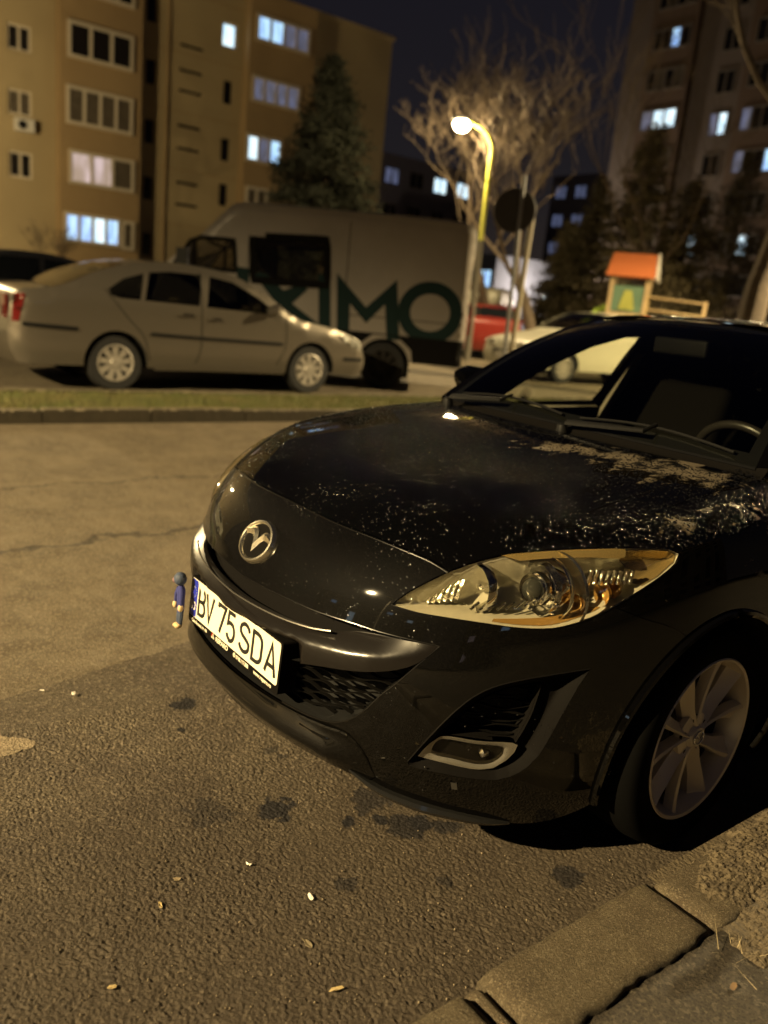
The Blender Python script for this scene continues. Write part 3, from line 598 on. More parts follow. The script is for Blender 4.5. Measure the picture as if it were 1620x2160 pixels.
def vehicle(name, label, cat, loc, rz, prof, W0, axles, rw, paint, windows, glass=(), Hb=.95, roof_in=.16, endf=.45, endr=.6, fil=.07, crown=.025, low=None, seams=(), L=4.5, lowz=None, group='cars parked beyond the grass strip', tt=None):
    t = empty(name, loc, rz, label, cat, group)
    P = catmull(prof, h=.05); P = dedupe(P, .01); top = np.array([(p[0], p[1]) for p in P])
    wr = rw+.045
    # underside with wheel arches (rear to front)
    bot = []; zb = prof[-1][1]
    for ya in sorted(axles, reverse=True):
        th = math.asin(min(.95, max(-.95, (zb-rw)/wr)))
        bot.append((ya+wr*math.cos(th), zb))
        for k in range(1, 16): a = th+(math.pi-2*th)*k/16; bot.append((ya+wr*math.cos(a), rw+wr*math.sin(a)))
        bot.append((ya-wr*math.cos(th), zb))
    outer = np.array([tuple(p) for p in top]+bot)
    def Wf(P2):
        y, z = P2[:, 0], P2[:, 1]
        e = np.ones(len(y)); tf = np.clip((endf-y)/(endf+.15), 0, 1); tr = np.clip((y-(L-endr))/(endr+.04), 0, 1)
        e = e*(.90+.10*(1-tf**4)**(1/4))*(.80+.20*(1-tr**2.6)**(1/2.6))
        zz = np.clip((z-Hb)/(1.42-Hb), 0, 1.2); ti = 1-roof_in*zz**1.25; lo = 1-.05*np.clip((.5-z)/.3, 0, 1)**2+.0
        w = W0*e*ti*lo
        d = dist_poly(P2, np.concatenate([top, top[::-1]])) if len(P2) else np.zeros(0); d = np.minimum(d, fil)
        return w-(fil-np.sqrt(np.maximum(fil*fil-(fil-d)**2, 0)))*.75
    ring = resample(outer, .07)
    holes = [resample(np.array(w, float), .08) for w in windows]
    vo, F, _, _ = triangulate([ring]+holes, .09)
    wx = Wf(vo)
    for s in (1, -1):
        V = [(s*wx[i], vo[i][0], vo[i][1]) for i in range(len(vo))]; meshobj('side_panel', V, [tuple(f)[::s] for f in F], paint, t)
    for hl in holes:
        v2, F2, _, _ = triangulate([hl], .12); w2 = Wf(v2)-.008
        for s in (1, -1):
            meshobj('window', [(s*w2[i], v2[i][0], v2[i][1]) for i in range(len(v2))], [tuple(f)[::s] for f in F2], (M['vanwin'] if cat == 'van' else M['sidewin']) if glass != 'dark' else M['dark_glass'], t)
    # cross strips over the outline
    nx = 11; wt = Wf(top); tn = np.gradient(top, axis=0); tn /= np.linalg.norm(tn, axis=1, keepdims=True); nn = np.stack([-tn[:, 1], tn[:, 0]], 1)
    if nn[len(nn)//2][1] < 0: nn = -nn
    segs = []; cur = []
    isg = [any(g0 <= p[0] <= g1 and p[1] > Hb-.05 for g0, g1 in (tt or ())) for p in top]
    def strip(idx, m, nm, ins=0.0, par=None):
        V = []; F2 = []
        for i in idx:
            for k in range(nx):
                u = k/(nx-1)*2-1; cw = crown*(1-u*u)*(1.0); x = u*(wt[i]-ins); V.append((x, top[i][0]+nn[i][0]*cw, top[i][1]+nn[i][1]*cw))
        for a in range(len(idx)-1):
            for k in range(nx-1): F2.append((a*nx+k, a*nx+k+1, (a+1)*nx+k+1, (a+1)*nx+k))
        return meshobj(nm, V, F2, m, par or t)
    i = 0
    while i < len(top)-1:
        j = i
        while j < len(top)-1 and isg[j] == isg[i]: j += 1
        nm = 'windscreen' if isg[i] and top[i][0] < L/2 else ('rear_window' if isg[i] else ('bonnet_and_bumper' if i == 0 else 'roof' if top[i][1] > 1.25 else 'boot_lid'))
        strip(list(range(i, j+1)), M['sidewin'] if (isg[i] and glass != 'dark') else (M['dark_glass'] if isg[i] else paint), nm, .03 if isg[i] else 0); i = j
    for si, (ya) in enumerate(axles):
        for s in (1, -1): wheel_simple(t, s*(W0-.125), ya, rw, s)
        for s in (1, -1):
            wl = MB(); V = []; n_ = 20
            for k in range(n_+1):
                a = math.pi*k/n_; 
                for xx in (s*(W0-.02), s*(W0-.35)): V.append((xx, ya+wr*math.cos(a), rw+wr*math.sin(a)))
            wl.add(V, [(2*k, 2*k+1, 2*k+3, 2*k+2) for k in range(n_)]);
            wl.add([(s*(W0-.35), ya-wr, .16), (s*(W0-.35), ya+wr, .16), (s*(W0-.35), ya+wr, rw+wr), (s*(W0-.35), ya-wr, rw+wr)], [(0, 1, 2, 3)]); wl.build('wheel_housing', M['dark'], t)
    MB().box((-W0+.15, .35, zb), (W0-.15, L-.3, zb+.04)).build('floor', M['dark'], t)
    MB().box((-W0+.2, .9, zb+.05), (W0-.2, L-.5, Hb-.12)).build('interior', M['interior'], t)
    def seam(pts, w=.008, m=None, out=.003, nm='door_seam', side=(1, -1), par=None, straight=False):
        q = dedupe(np.array([np.array(a_)+(np.array(b_)-np.array(a_))*k_/6 for a_, b_ in zip(pts, pts[1:]) for k_ in range(7)]), 1e-4) if straight else catmull([(p[0], p[1]) for p in pts], h=.06); q = np.array(q); d = np.gradient(q, axis=0); d /= np.maximum(np.linalg.norm(d, axis=1, keepdims=True), 1e-6); nq = np.stack([-d[:, 1], d[:, 0]], 1)
        a = q+nq*w/2; b = q-nq*w/2
        for s in side:
            wa, wb = Wf(a)+out, Wf(b)+out; V = [(s*wa[i], a[i][0], a[i][1]) for i in range(len(a))]+[(s*wb[i], b[i][0], b[i][1]) for i in range(len(b))]; n_ = len(a)
            meshobj(nm, V, [(i, i+1, n_+i+1, n_+i) for i in range(n_-1)], m or M['dark'], par or t)
    def patch(poly, m, nm, out=.006, side=(1, -1)):
        v2, F2, _, _ = triangulate([resample(np.array(poly, float), .04)], .08); w2 = Wf(v2)+out
        for s in side: meshobj(nm, [(s*w2[i], v2[i][0], v2[i][1]) for i in range(len(v2))], [tuple(f)[::s] for f in F2], m, t)
    def end_patch(y, x0, x1, z0, z1, m, nm, d=.03):
        for s in (1, -1): MB().box((min(s*x0, s*x1), min(y, y+d), z0), (max(s*x0, s*x1), max(y, y+d), z1)).build(nm, m, t)
    t['_'] = 0; del t['_']
    return t, seam, patch, end_patch
# ---- silver saloon
OCT = [(.12, .24), (.05, .34), (.05, .50), (.09, .60), (.12, .68), (.22, .745), (.6, .85), (1.13, .945), (1.52, 1.17), (1.95, 1.37), (2.3, 1.43), (2.8, 1.435), (3.2, 1.395), (3.62, 1.27), (4.02, 1.09), (4.25, 1.045), (4.42, 1.01), (4.49, .86), (4.52, .6), (4.5, .42), (4.42, .27)]
th = math.atan2(sY, -cY)
def park(ys, xs, zg=.085): p = c2w((xs, ys, 0)); return Vector((p.x, p.y, zg))
oct_w = [[(1.40, .965), (1.75, 1.175), (2.03, 1.30), (2.32, 1.34), (2.38, .99)], [(2.47, .995), (2.42, 1.345), (2.8, 1.345), (3.05, 1.315), (3.12, 1.01)], [(3.17, 1.01), (3.11, 1.30), (3.35, 1.22), (3.52, 1.10), (3.50, 1.04), (3.40, 1.015)]]
t, seam, patch, endp = vehicle('silver_sedan', 'silver hatchback saloon parked side-on beyond the grass strip, in front of the van', 'car', park(4.70+.915, -8.06), th, OCT, .865, (.915, 3.43), .31, M['silver'], oct_w, tt=((1.2, 1.97), (3.28, 4.1)), seams=())
seam([(2.44, 1.38), (2.44, .95), (2.44, .5), (2.5, .34)]); seam([(1.32, .95), (1.30, .6), (1.42, .36)]); seam([(3.56, 1.10), (3.30, .80), (3.13, .62), (3.05, .36)])
seam([(1.35, .62), (2.4, .635), (3.05, .65)], .035, M['plastic'], .012, 'side_moulding'); seam([(3.85, .66), (4.4, .68)], .04, M['plastic'], .012, 'side_moulding'); seam([(1.30, .27), (2.2, .275), (3.0, .27)], .05, M['silver'], .02, 'sill')
seam([(.12, .47), (.42, .47)], .045, M['plastic'], .008, 'bumper_moulding')
seam([(2.55, .885), (2.68, .888)], .03, M['chrome'], .025, 'door_handle'); seam([(1.62+.02+.55, .86), (1.75+.57, .865)], .03, M['chrome'], .025, 'door_handle')
patch([(.16, .61), (.17, .70), (.25, .745), (.48, .80), (.42, .70), (.28, .63)], M['clear'], 'headlight'); patch([(4.37, .98), (4.43, .70), (4.49, .70), (4.47, .98)], M['tail'], 'tail_lamp')
endp(4.505, .54, .70, .72, .97, M['tail'], 'tail_lamp', .03); MB().box((-.26, 4.53, .55), (.26, 4.545, .66)).build('number_plate', M['white_plastic'], t)
for s in (1, -1): MB().lathe([(.0, -.11), (.09, -.08), (.10, .0), (.06, .07), (0, .09)], (s*.93, 1.52, 1.02), (s, .15, 0), 14, sx=.6).build('mirror', M['silver'] if s < 0 else M['plastic'], t, True)
# ---- grey panel van with lettering
VAN = [(.12, .32), (.0, .5), (.02, .85), (.10, 1.08), (.45, 1.27), (.93, 1.45), (.99, 1.50), (1.24, 1.72), (1.50, 1.945), (1.72, 2.17), (1.90, 2.355), (2.02, 2.41), (3.2, 2.44), (5.32, 2.42), (5.40, 2.36), (5.41, 1.6), (5.42, .8), (5.38, .42)]
VY = 12.15; vx0 = .925-5.42
def vy(px, py): p = at(px, py, 11.0); return (p.x-vx0, p.z-.085+0)
vq = lambda px, py: (at(px, py, VY).x-vx0, at(px, py, VY).z-.085)
vwin = [[vq(366, 558), vq(402, 508), vq(424, 500), vq(494, 506), vq(497, 572)], [vq(534, 498), vq(534, 590), vq(690, 602), vq(690, 506)]]
t, seam, patch, endp = vehicle('panel_van', 'tall grey panel van with big dark teal letters on its side, behind the silver saloon', 'van', (vx0, VY+1.0, .085), -math.pi/2, VAN, 1.0, (.95, 4.25), .345, M['van_paint'], vwin, tt=((1.02, 1.49),), Hb=1.5, roof_in=.0, L=5.42, endf=.5, endr=.12, fil=.05)
patch([(5.40, .42), (5.41, .80), (3.1, .80), (1.4, .78), (1.4, .40), (3.82, .40), (3.85, .6), (4.07, .78), (4.43, .78), (4.65, .6), (4.68, .42)], M['van_black'], 'lower_band', .008)  # near-black band along the lower side of the van
seam([(2.19, 2.0), (2.18, 1.2), (2.2, .5)]); seam([(1.12, 1.42), (1.15, .9), (1.2, .5)]); seam([vwin[1][k_] for k_ in (0, 1, 2, 3, 0)], .11, M['van_black'], .012, 'window_surround', straight=True)
seam([vwin[0][k_] for k_ in (0, 1, 2, 3, 4, 0)], .055, M['van_black'], .012, 'window_surround', straight=True); seam([vq(410, 560), vq(412, 508)], .05, M['van_black'], .012, 'window_divider')
seam([(2.1, 2.375), (3.5, 2.405), (5.34, 2.385)], .03, mat('pale_gutter', (.3, .27, .22), .5), .004, 'gutter'); seam([(5.28, 2.30), (5.3, 1.4), (5.3, .85)], .05, mat('van_pillar', (.26, .23, .19), .6), .006, 'rear_pillar')
def letter(polys, nm='letter', side=1):
    for pl, hole in polys:
        L_ = [resample(np.array(pl, float), .12)]+([resample(np.array(hole, float), .08)] if hole else []); v2, F2, _, _ = triangulate(L_, .3)
        meshobj(nm, [(side*(1.0+.0065-.05*max(0, (.5-q[1])/.3)**2), q[0], q[1]) for q in v2], [tuple(f) for f in F2], M['teal'], t, smooth=False)
def vp_(px, py): p = at(px, py, VY); return (p.x-vx0, p.z-.085)
Lq = lambda pts: [vp_(*p) for p in pts]
letter([(Lq([(500, 562), (526, 566), (522, 665), (498, 662)]), None)])
letter([(Lq([(530, 572), (562, 578), (598, 612), (634, 600), (650, 610), (616, 640), (688, 696), (652, 696), (600, 655), (560, 690), (528, 684), (582, 640)]), None)])
letter([(Lq([(672, 578), (697, 582), (697, 706), (672, 702)]), None)])
letter([(Lq([(711, 576), (772, 648), (838, 590), (842, 718), (815, 716), (812, 642), (772, 682), (738, 640), (736, 712), (710, 708)]), None)])
cc = vp_(907, 660); letter([([(cc[0]+.47*math.cos(a), cc[1]+.44*math.sin(a)) for a in np.linspace(0, 6.283, 33)[:-1]], [(cc[0]+.29*math.cos(a), cc[1]+.265*math.sin(a)) for a in np.linspace(0, 6.283, 33)[:-1]])])
MB().box((1.0, 1.18, 1.35), (1.12, 1.34, 1.72)).build('mirror', M['plastic'], t); seam([(2.26, 1.10), (2.42, 1.10)], .035, M['van_black'], .02, 'door_handle'); seam([(3.62, 2.3), (3.62, 1.4), (3.6, .85)], .012, M['van_black'], .004, 'panel_seam'); seam([(3.6, 1.02), (4.4, 1.03), (5.3, 1.03)], .012, M['van_black'], .004, 'panel_seam'); MB().tube([(.98, 5.46, .9), (.98, 5.46, 1.3)], .02, 6).build('rear_lamp', M['tail'], t)
MB().box((-.9, 2.4, .6), (.9, 5.2, .62)).build('load_floor', M['interior'], t)
pm = MB(); pm.box((-.05, .02, 0), (.0, .4, .3)); 
# ---- other cars
SED = [(.06, .24), (.0, .40), (.02, .58), (.10, .70), (.3, .80), (.9, .93), (1.25, 1.0), (1.65, 1.25), (2.0, 1.40), (2.35, 1.45), (2.9, 1.45), (3.4, 1.38), (3.85, 1.18), (4.1, 1.08), (4.35, 1.02), (4.42, .80), (4.44, .5), (4.38, .27)]
sw = [[(1.55, 1.04), (1.9, 1.27), (2.15, 1.36), (2.45, 1.375), (2.47, 1.03)], [(2.55, 1.03), (2.52, 1.375), (3.0, 1.36), (3.35, 1.29), (3.5, 1.06)]]
def car2(nm, label, cat, loc, rz, paint, wins=sw, prof=SED, L=4.4, W0=.87, axles=(.88, 3.5), rw=.31, **k):
    t, seam, patch, endp = vehicle(nm, label, cat, loc, rz, prof, W0, axles, rw, paint, wins, tt=k.pop('tt', ((1.3, 2.05), (3.45, 4.0))), L=L, **k)
    seam([(2.51, 1.40), (2.5, .9), (2.55, .38)]); patch([(.06, .58), (.05, .70), (.22, .78), (.50, .84), (.42, .72), (.2, .62)], M['clear'], 'headlight'); endp(-.012, .42, .66, .60, .74, M['clear'], 'headlight', .03)
    MB().box((-.45, -.02, .40), (.45, .01, .56)).build('grille', M['plastic'], t); MB().box((-.26, -.04, .38), (.26, -.022, .48)).build('number_plate', M['white_plastic'], t)
    for s in (1, -1): MB().lathe([(0, -.10), (.08, -.07), (.09, .0), (.05, .06), (0, .08)], (s*.95, 1.62, 1.08), (s, .15, 0), 12, sx=.65).build('mirror', paint, t, True)
    return t
car2('white_car', 'cream white hatchback parked right of the van, in front of the red car', 'car', (2.15, 17.0, .085), math.radians(-62), M['cream'])
p = at(1035, 690, 22); car2('red_car', 'red car half hidden between the van and the cream white hatchback', 'car', (p.x+.55, 26.5, .085), math.radians(172), M['red'], glass='dark')
p = at(1010, 650, 33); 
HV = [(.06, .28), (.0, .45), (.02, .9), (.12, 1.05), (.7, 1.25), (1.1, 1.75), (1.5, 1.98), (4.6, 2.0), (4.75, 1.9), (4.78, .5), (4.7, .3)]
car2('white_van', 'small white van seen just above the red car, behind it', 'van', (p.x+.6, 33, .085), math.radians(165), M['cream'], [[(1.2, 1.25), (1.45, 1.8), (2.1, 1.8), (2.1, 1.25)]], HV, 4.8, .9, (.9, 3.8), .33, tt=((.75, 1.35),), Hb=1.3, roof_in=.02)
car2('dark_car', 'dark car behind the silver saloon, only its roof showing', 'car', at(120, 600, 14.6)*Vector((1, 1, 0)) if False else (at(140, 600, 14.4).x+1.9, 14.4, .085), th+.06, M['black_p'], glass='dark')
car2('taxi', 'yellowish car at the far left edge behind the silver saloon, showing an orange stripe', 'car', (at(20, 600, 12.6).x-1.3, 12.6, .085), th-.0, M['cream'])

# ================================================================ signs, playground
sg = at(1066, 700, 12); t = empty('road_sign', (1.40+.06, 12, .0), 0, 'round road sign seen from behind on a tall thin pole right of the van', 'road sign')
t.location = (1.52, 12, 0)
MB().tube([(0, 0, 0), (-.06, 0, 3.2)], .03, 10).build('pole', M['steel_grey'], t, True)
MB().lathe([(0, -.008), (.29, -.008), (.30, .006), (.29, .012), (0, .012)], (-.13, .05, 2.74), (.25, 1, .0), 32).build('sign_disc', mat('sign_back', (.035, .03, .026), .6), t)
t = empty('post', (1.80, 13.6, 0), 0, 'pale plain metal post beside the round sign', 'post'); MB().tube([(0, 0, 0), (.06, 0, 3.0)], .045, 10).build('pole', mat('pale_post', (.30, .27, .20), .5), t, True)
M['wood'] = mat('playground_wood', (.34, .25, .13), .7, mottle=(6, (.26, .19, .10)))
pb = at(1325, 640, 24.0); t = empty('playground_house', (pb.x, 24.0, 0), math.radians(-20), 'playground tower with an orange gable roof, wooden posts and green and yellow panels', 'playground house')
orn = mat('orange_roof', (.36, .10, .028), .8); RB, RT = 2.66, 3.32
for sx in (-1, 1):
    for sy in (-1, 1): MB().box((sx*.48-.055, sy*.42-.055, 0), (sx*.48+.055, sy*.42+.055, RB+.04)).build('post', M['wood'], t)
for sy in (-1, 1):
    MB().add([(-.66, sy*.60, RB), (.66, sy*.60, RB), (.60, 0, RT-.04), (-.60, 0, RT-.04), (-.66, sy*.60, RB+.04), (.66, sy*.60, RB+.04), (.60, 0, RT), (-.60, 0, RT)], [(0, 1, 2, 3), (7, 6, 5, 4), (0, 4, 5, 1), (1, 5, 6, 2), (2, 6, 7, 3), (3, 7, 4, 0)]).build('roof', orn, t)
    MB().tube([(.68, sy*.63, RB-.03), (.63, 0, RT+.02)], .04, 4).build('barge_board', M['white_plastic'], t)
MB().add([(.5, -.5, RB+.05), (.5, .5, RB+.05), (.5, 0, RT-.1)], [(0, 1, 2)]).build('gable', mat('gable_red', (.12, .03, .015), .8), t)
MB().box((-.5, -.44, 1.62), (.5, .44, 1.70)).build('platform', M['wood'], t)
gp = mat('green_panel', (.08, .14, .09), .5); yp = mat('yellow_panel', (.26, .27, .06), .5)
MB().box((-.42, -.45, 1.72), (.42, -.42, 2.42)).build('panel', gp, t); MB().add([(-.22, -.475, 1.78), (.22, -.475, 1.78), (.10, -.475, 2.3), (-.10, -.475, 2.3)], [(0, 1, 2, 3)]).build('panel_shape', yp, t)
MB().box((.47, -.36, 1.72), (.50, .36, 2.3)).build('panel', gp, t); MB().add([(.515, -.2, 1.75), (.515, .2, 1.75), (.515, .08, 2.25), (.515, -.08, 2.25)], [(0, 1, 2, 3)]).build('panel_shape', mat('orange_shape', (.5, .33, .05), .5), t)
sl = MB(); P = [(-.5, 0, 1.75), (-.8, 0, 1.6), (-1.5, 0, .8), (-2.1, 0, .25), (-2.6, 0, .16)]
V = []; F = []
for p in P:
    for (yy, zz) in ((-.28, .18), (-.27, 0), (.27, 0), (.28, .18)): V.append((p[0], yy, p[2]+zz))
for i in range(4):
    for k in range(3): F.append((i*4+k, i*4+k+1, (i+1)*4+k+1, (i+1)*4+k))
sl.add(V, F).build('slide', mat('green_slide', (.30, .44, .06), .4), t)
for zz in (1.85, 2.2): MB().tube([(.5, .3, zz), (2.0, .3, zz-.06)], .035, 6).build('bridge_rail', M['wood'], t)
MB().box((2.0, .25, 0), (2.1, .35, 2.2)).build('post', M['wood'], t)
# litter near the camera
M['leaf'] = mat('dry_leaf', (.42, .32, .15), .7); M['paper'] = mat('pale_scrap', (.75, .70, .60), .6); M['butt'] = mat('cigarette_butt', (.75, .62, .42), .7)
def ground_at(px, py, z=.0085):
    a = at(px, py, 3); d = a-CAM0; return CAM0+d*((z-CAM0.z)/d.z)
def scrap(name, px, py, s, m, label, cat, seed, thick=.3):
    r = np.random.RandomState(seed); p = ground_at(px, py); k = 9; V = []; n = k
    for i in range(k): a = 2*math.pi*i/k; rr = s*r.uniform(.55, 1.15); V.append((rr*math.cos(a)*1.5, rr*math.sin(a)*.7, .002+s*thick*r.rand()))
    V.append((0, 0, s*thick*.9)); V += [(v[0], v[1], v[2]-.0012) for v in V[:k]]
    F = [(i, (i+1) % k, k) for i in range(k)]+[(i, k+1+i, k+1+(i+1) % k, (i+1) % k) for i in range(k)]
    o = meshobj(name, V, F, m, smooth=False); o.location = p; o.rotation_euler = (0, 0, r.uniform(0, 6)); return tag(o, label, cat)
scrap('stone_chip', 155, 1466, .010, M['paper'], 'white chip on the asphalt near the edge of the newer surface at the left', 'stone', 3, .8)
scrap('stone_chip', 88, 1458, .005, M['paper'], 'tiny pale chip on the asphalt furthest left', 'stone', 13, .8)
scrap('fallen_leaf', 708, 2090, .010, M['leaf'], 'curled tan leaf on the asphalt, nearest the bottom edge', 'leaf', 4, .6)
scrap('fallen_leaf', 236, 2085, .009, M['leaf'], 'pale yellow leaf scrap at the bottom left', 'leaf', 5, .5)
scrap('fallen_leaf', 338, 1910, .007, M['leaf'], 'small yellow leaf scrap left of the middle of the asphalt', 'leaf', 6, .5)
scrap('stone_chip', 525, 1826, .007, M['paper'], 'pale square chip in front of the car bumper', 'stone', 7, .9)
scrap('bottle_cap', 655, 1895, .008, M['paper'], 'small shiny pale cap on the asphalt', 'bottle cap', 8, .5)
scrap('fallen_leaf', 374, 1856, .008, mat('dull_leaf', (.22, .17, .10), .8), 'dull flat leaf left of the pale square chip', 'leaf', 9, .2)
scrap('fallen_leaf', 648, 1990, .011, mat('dull_leaf2', (.16, .13, .08), .8), 'dull flat leaf below the shiny cap', 'leaf', 10, .15)
scrap('cigarette_butt', 1560, 1975, .008, M['butt'], 'pale butt on the pavement behind the kerb', 'cigarette butt', 11, .6)
for k_ in range(8):                                                # dead leaf scraps on the kerb and pavement
    p = c2w((rng.uniform(1.0, 1.5), rng.uniform(.0, 1.3), 0)); p.z = .082 if rng.rand() < .7 else .107; r_ = rng.uniform(.004, .010); V = [(r_*1.6*math.cos(a)*rng.uniform(.6, 1.1), r_*.8*math.sin(a)*rng.uniform(.6, 1.1), rng.uniform(0, .4)*r_) for a in np.linspace(0, 6.28, 8)[:-1]]
    if (p-Vector((0, 0, 0))).length > 50: continue
    o = meshobj('leaf_scrap', V, [tuple(range(7))], M['leafbrown'], None, smooth=False); q_ = c2w((0, 0, 0)); o.location = p if p.z < .1 else Vector((*c2w((rng.uniform(.99, 1.13), rng.uniform(.0, 1.3), 0)).xy, .108)); o.rotation_euler = (rng.uniform(-.2, .2), rng.uniform(-.2, .2), rng.uniform(0, 6)); tag(o, 'small brown dead leaf scrap lying by the near kerb', 'leaf', 'dead leaf scraps by the near kerb')
gm = MB()
for i in range(420):
    px, py = rng.uniform(0, 1300), rng.uniform(1380, 2150); p = ground_at(px, py, .0085); s = rng.uniform(.0012, .0035)
    gm.add([p+Vector((s, 0, 0)), p+Vector((-s*.6, s, 0)), p+Vector((-s*.5, -s, 0)), p+Vector((0, 0, s*1.3))], [(0, 1, 3), (1, 2, 3), (2, 0, 3)])
tag(gm.build('gravel', mat('gravel_grains', (.26, .21, .14), .8)), kind='stuff')

# ================================================================ the black hatchback in front
fy = cubic([(.10, .10), (.16, .075), (.20, .055), (.25, .04), (.32, .022), (.40, .012), (.48, .010), (.54, .018), (.60, .04), (.65, .058), (.69, .078), (.73, .107), (.77, .145), (.81, .195), (.85, .255), (.90, .34), (.95, .45), (1.0, .6), (1.1, .8)])
fw = cubic([(.10, .80), (.16, .825), (.22, .845), (.30, .862), (.40, .873), (.50, .878), (.60, .877), (.70, .870), (.76, .860), (.80, .848), (.85, .832), (.90, .808), (.95, .765), (1.0, .70), (1.1, .55)])
fh = cubic([(-.1, .70), (0, .745), (.1, .783), (.2, .815), (.3, .845), (.45, .883), (.7, .930), (1.0, .970), (1.2, .985), (1.5, 1.0)])
def g(P):
    x, y, z = P[..., 0], P[..., 1], P[..., 2]; ax = np.abs(x); A_ = .95-fy(z); w = fw(z); t = np.maximum(.95-y, 0)/A_
    pl = (((ax/w)**2.35+t**2.35)**(1/2.35)-1)*.85; H = fh(y)-.045*(ax/.8)**5; tp = (z-H)*.95; k = .05; h = np.maximum(k-np.abs(pl-tp), 0)/k
    return np.maximum(pl, tp)+h*h*k/4
OC = np.array([0, .95, .45]); E3 = np.array([0, -1, .6]); E3 /= np.linalg.norm(E3); E1 = np.array([1., 0, 0]); E2 = np.cross(E3, E1)
def radial(D):
    lo = np.full(D.shape[:-1], .05); hi = np.full(D.shape[:-1], 2.0)
    for _ in range(34):
        m = (lo+hi)/2; ins = g(OC+D*m[..., None]) < 0; lo = np.where(ins, m, lo); hi = np.where(ins, hi, m)
    return OC+D*((lo+hi)/2)[..., None]
def to_uv(P):
    D = np.asarray(P, float)-OC; D = D/np.linalg.norm(D, axis=-1, keepdims=True); k = 2/(1+D@E3); return np.stack([k*(D@E1), k*(D@E2)], -1)
def from_uv(q):
    q = np.asarray(q, float); r2 = (q**2).sum(-1); D = (E1*q[..., :1]*4+E2*q[..., 1:]*4+E3*(4-r2)[..., None])/(4+r2)[..., None]; return radial(D/np.linalg.norm(D, axis=-1, keepdims=True))
def normal(P):
    e = 1e-4; G = np.stack([(g(P+np.eye(3)[i]*e)-g(P-np.eye(3)[i]*e))/(2*e) for i in range(3)], -1); return G/np.maximum(np.linalg.norm(G, axis=-1, keepdims=True), 1e-9)
def mirror(L): return [(-p[0], p[1], p[2]) for p in L]
def surf_xz(x, z):                                                 # front surface y for given x, z
    x, z = np.broadcast_arrays(np.asarray(x, float), np.asarray(z, float)); lo = np.full(x.shape, -.1); hi = np.full(x.shape, 1.0)
    for _ in range(30):
        m = (lo+hi)/2; ins = g(np.stack([x, m, z], -1)) < 0; hi = np.where(ins, m, hi); lo = np.where(ins, lo, m)
    return (lo+hi)/2
def surf_xy(x, y):                                                 # top surface z
    x, y = np.broadcast_arrays(np.asarray(x, float), np.asarray(y, float)); lo = np.full(x.shape, .5); hi = np.full(x.shape, 1.2)
    for _ in range(30):
        m = (lo+hi)/2; ins = g(np.stack([x, y, m], -1)) < 0; lo = np.where(ins, m, lo); hi = np.where(ins, hi, m)
    return (lo+hi)/2
CAR = empty('black_hatchback', SO, -YAW, 'wet black hatchback parked beside the near kerb, front corner and headlight close to the camera', 'car')
def panel(name, loops, m, h=.016, off=0.0, rim=.012, gap=.0016, parent=CAR, rimmat=None, snap=True, uvloops=False):
    Ls = []
    for i, L in enumerate(loops):
        q = to_uv(np.array(L)) if not uvloops else np.array(L); q = dedupe(resample(q, h*1.1), 1e-4); q = shrink(q, gap*(1 if i == 0 else -1)); Ls.append(q)
    vo, F, _, _ = triangulate(Ls, h*1.15)
    P = from_uv(vo); Nn = normal(P); o = off(P, vo) if callable(off) else off
    V = P+Nn*(np.asarray(o)[..., None] if np.ndim(o) else o)
    F = np.array(F); a, b, c = V[F[:, 0]], V[F[:, 1]], V[F[:, 2]]; fl = (np.cross(b-a, c-a)*Nn[F[:, 0]]).sum(1) < 0; F[fl] = F[fl][:, ::-1]
    if callable(off):                                              # shape normals follow the offset surface
        fn = np.cross(V[F[:, 1]]-V[F[:, 0]], V[F[:, 2]]-V[F[:, 0]]); NN_ = np.zeros_like(V)
        for k in range(3): np.add.at(NN_, F[:, k], fn)
        NN_ /= np.maximum(np.linalg.norm(NN_, axis=1, keepdims=True), 1e-12)
    else: NN_ = Nn
    verts = [V]; norms = [NN_]; faces = [tuple(f) for f in F]; base = len(V)
    if rim:
        for L in Ls:
            Pr = from_uv(L); Nr = normal(Pr); orr = off(Pr, L) if callable(off) else off
            T_ = Pr+Nr*(np.asarray(orr)[..., None] if np.ndim(orr) else orr); Bm = T_-Nr*rim; tg = np.roll(T_, -1, 0)-np.roll(T_, 1, 0); side = np.cross(tg, Nr)
            side /= np.maximum(np.linalg.norm(side, axis=1, keepdims=True), 1e-9)
            cen = V.mean(0)
            n_ = len(L); verts += [T_, Bm]; norms += [(Nr+side*.9)/1.345, side]; 
            faces += [(base+i, base+(i+1) % n_, base+n_+(i+1) % n_, base+n_+i) for i in range(n_)]; base += 2*n_
    return meshobj(name, np.concatenate(verts), faces, m, parent, normals=None if False else np.concatenate(norms))
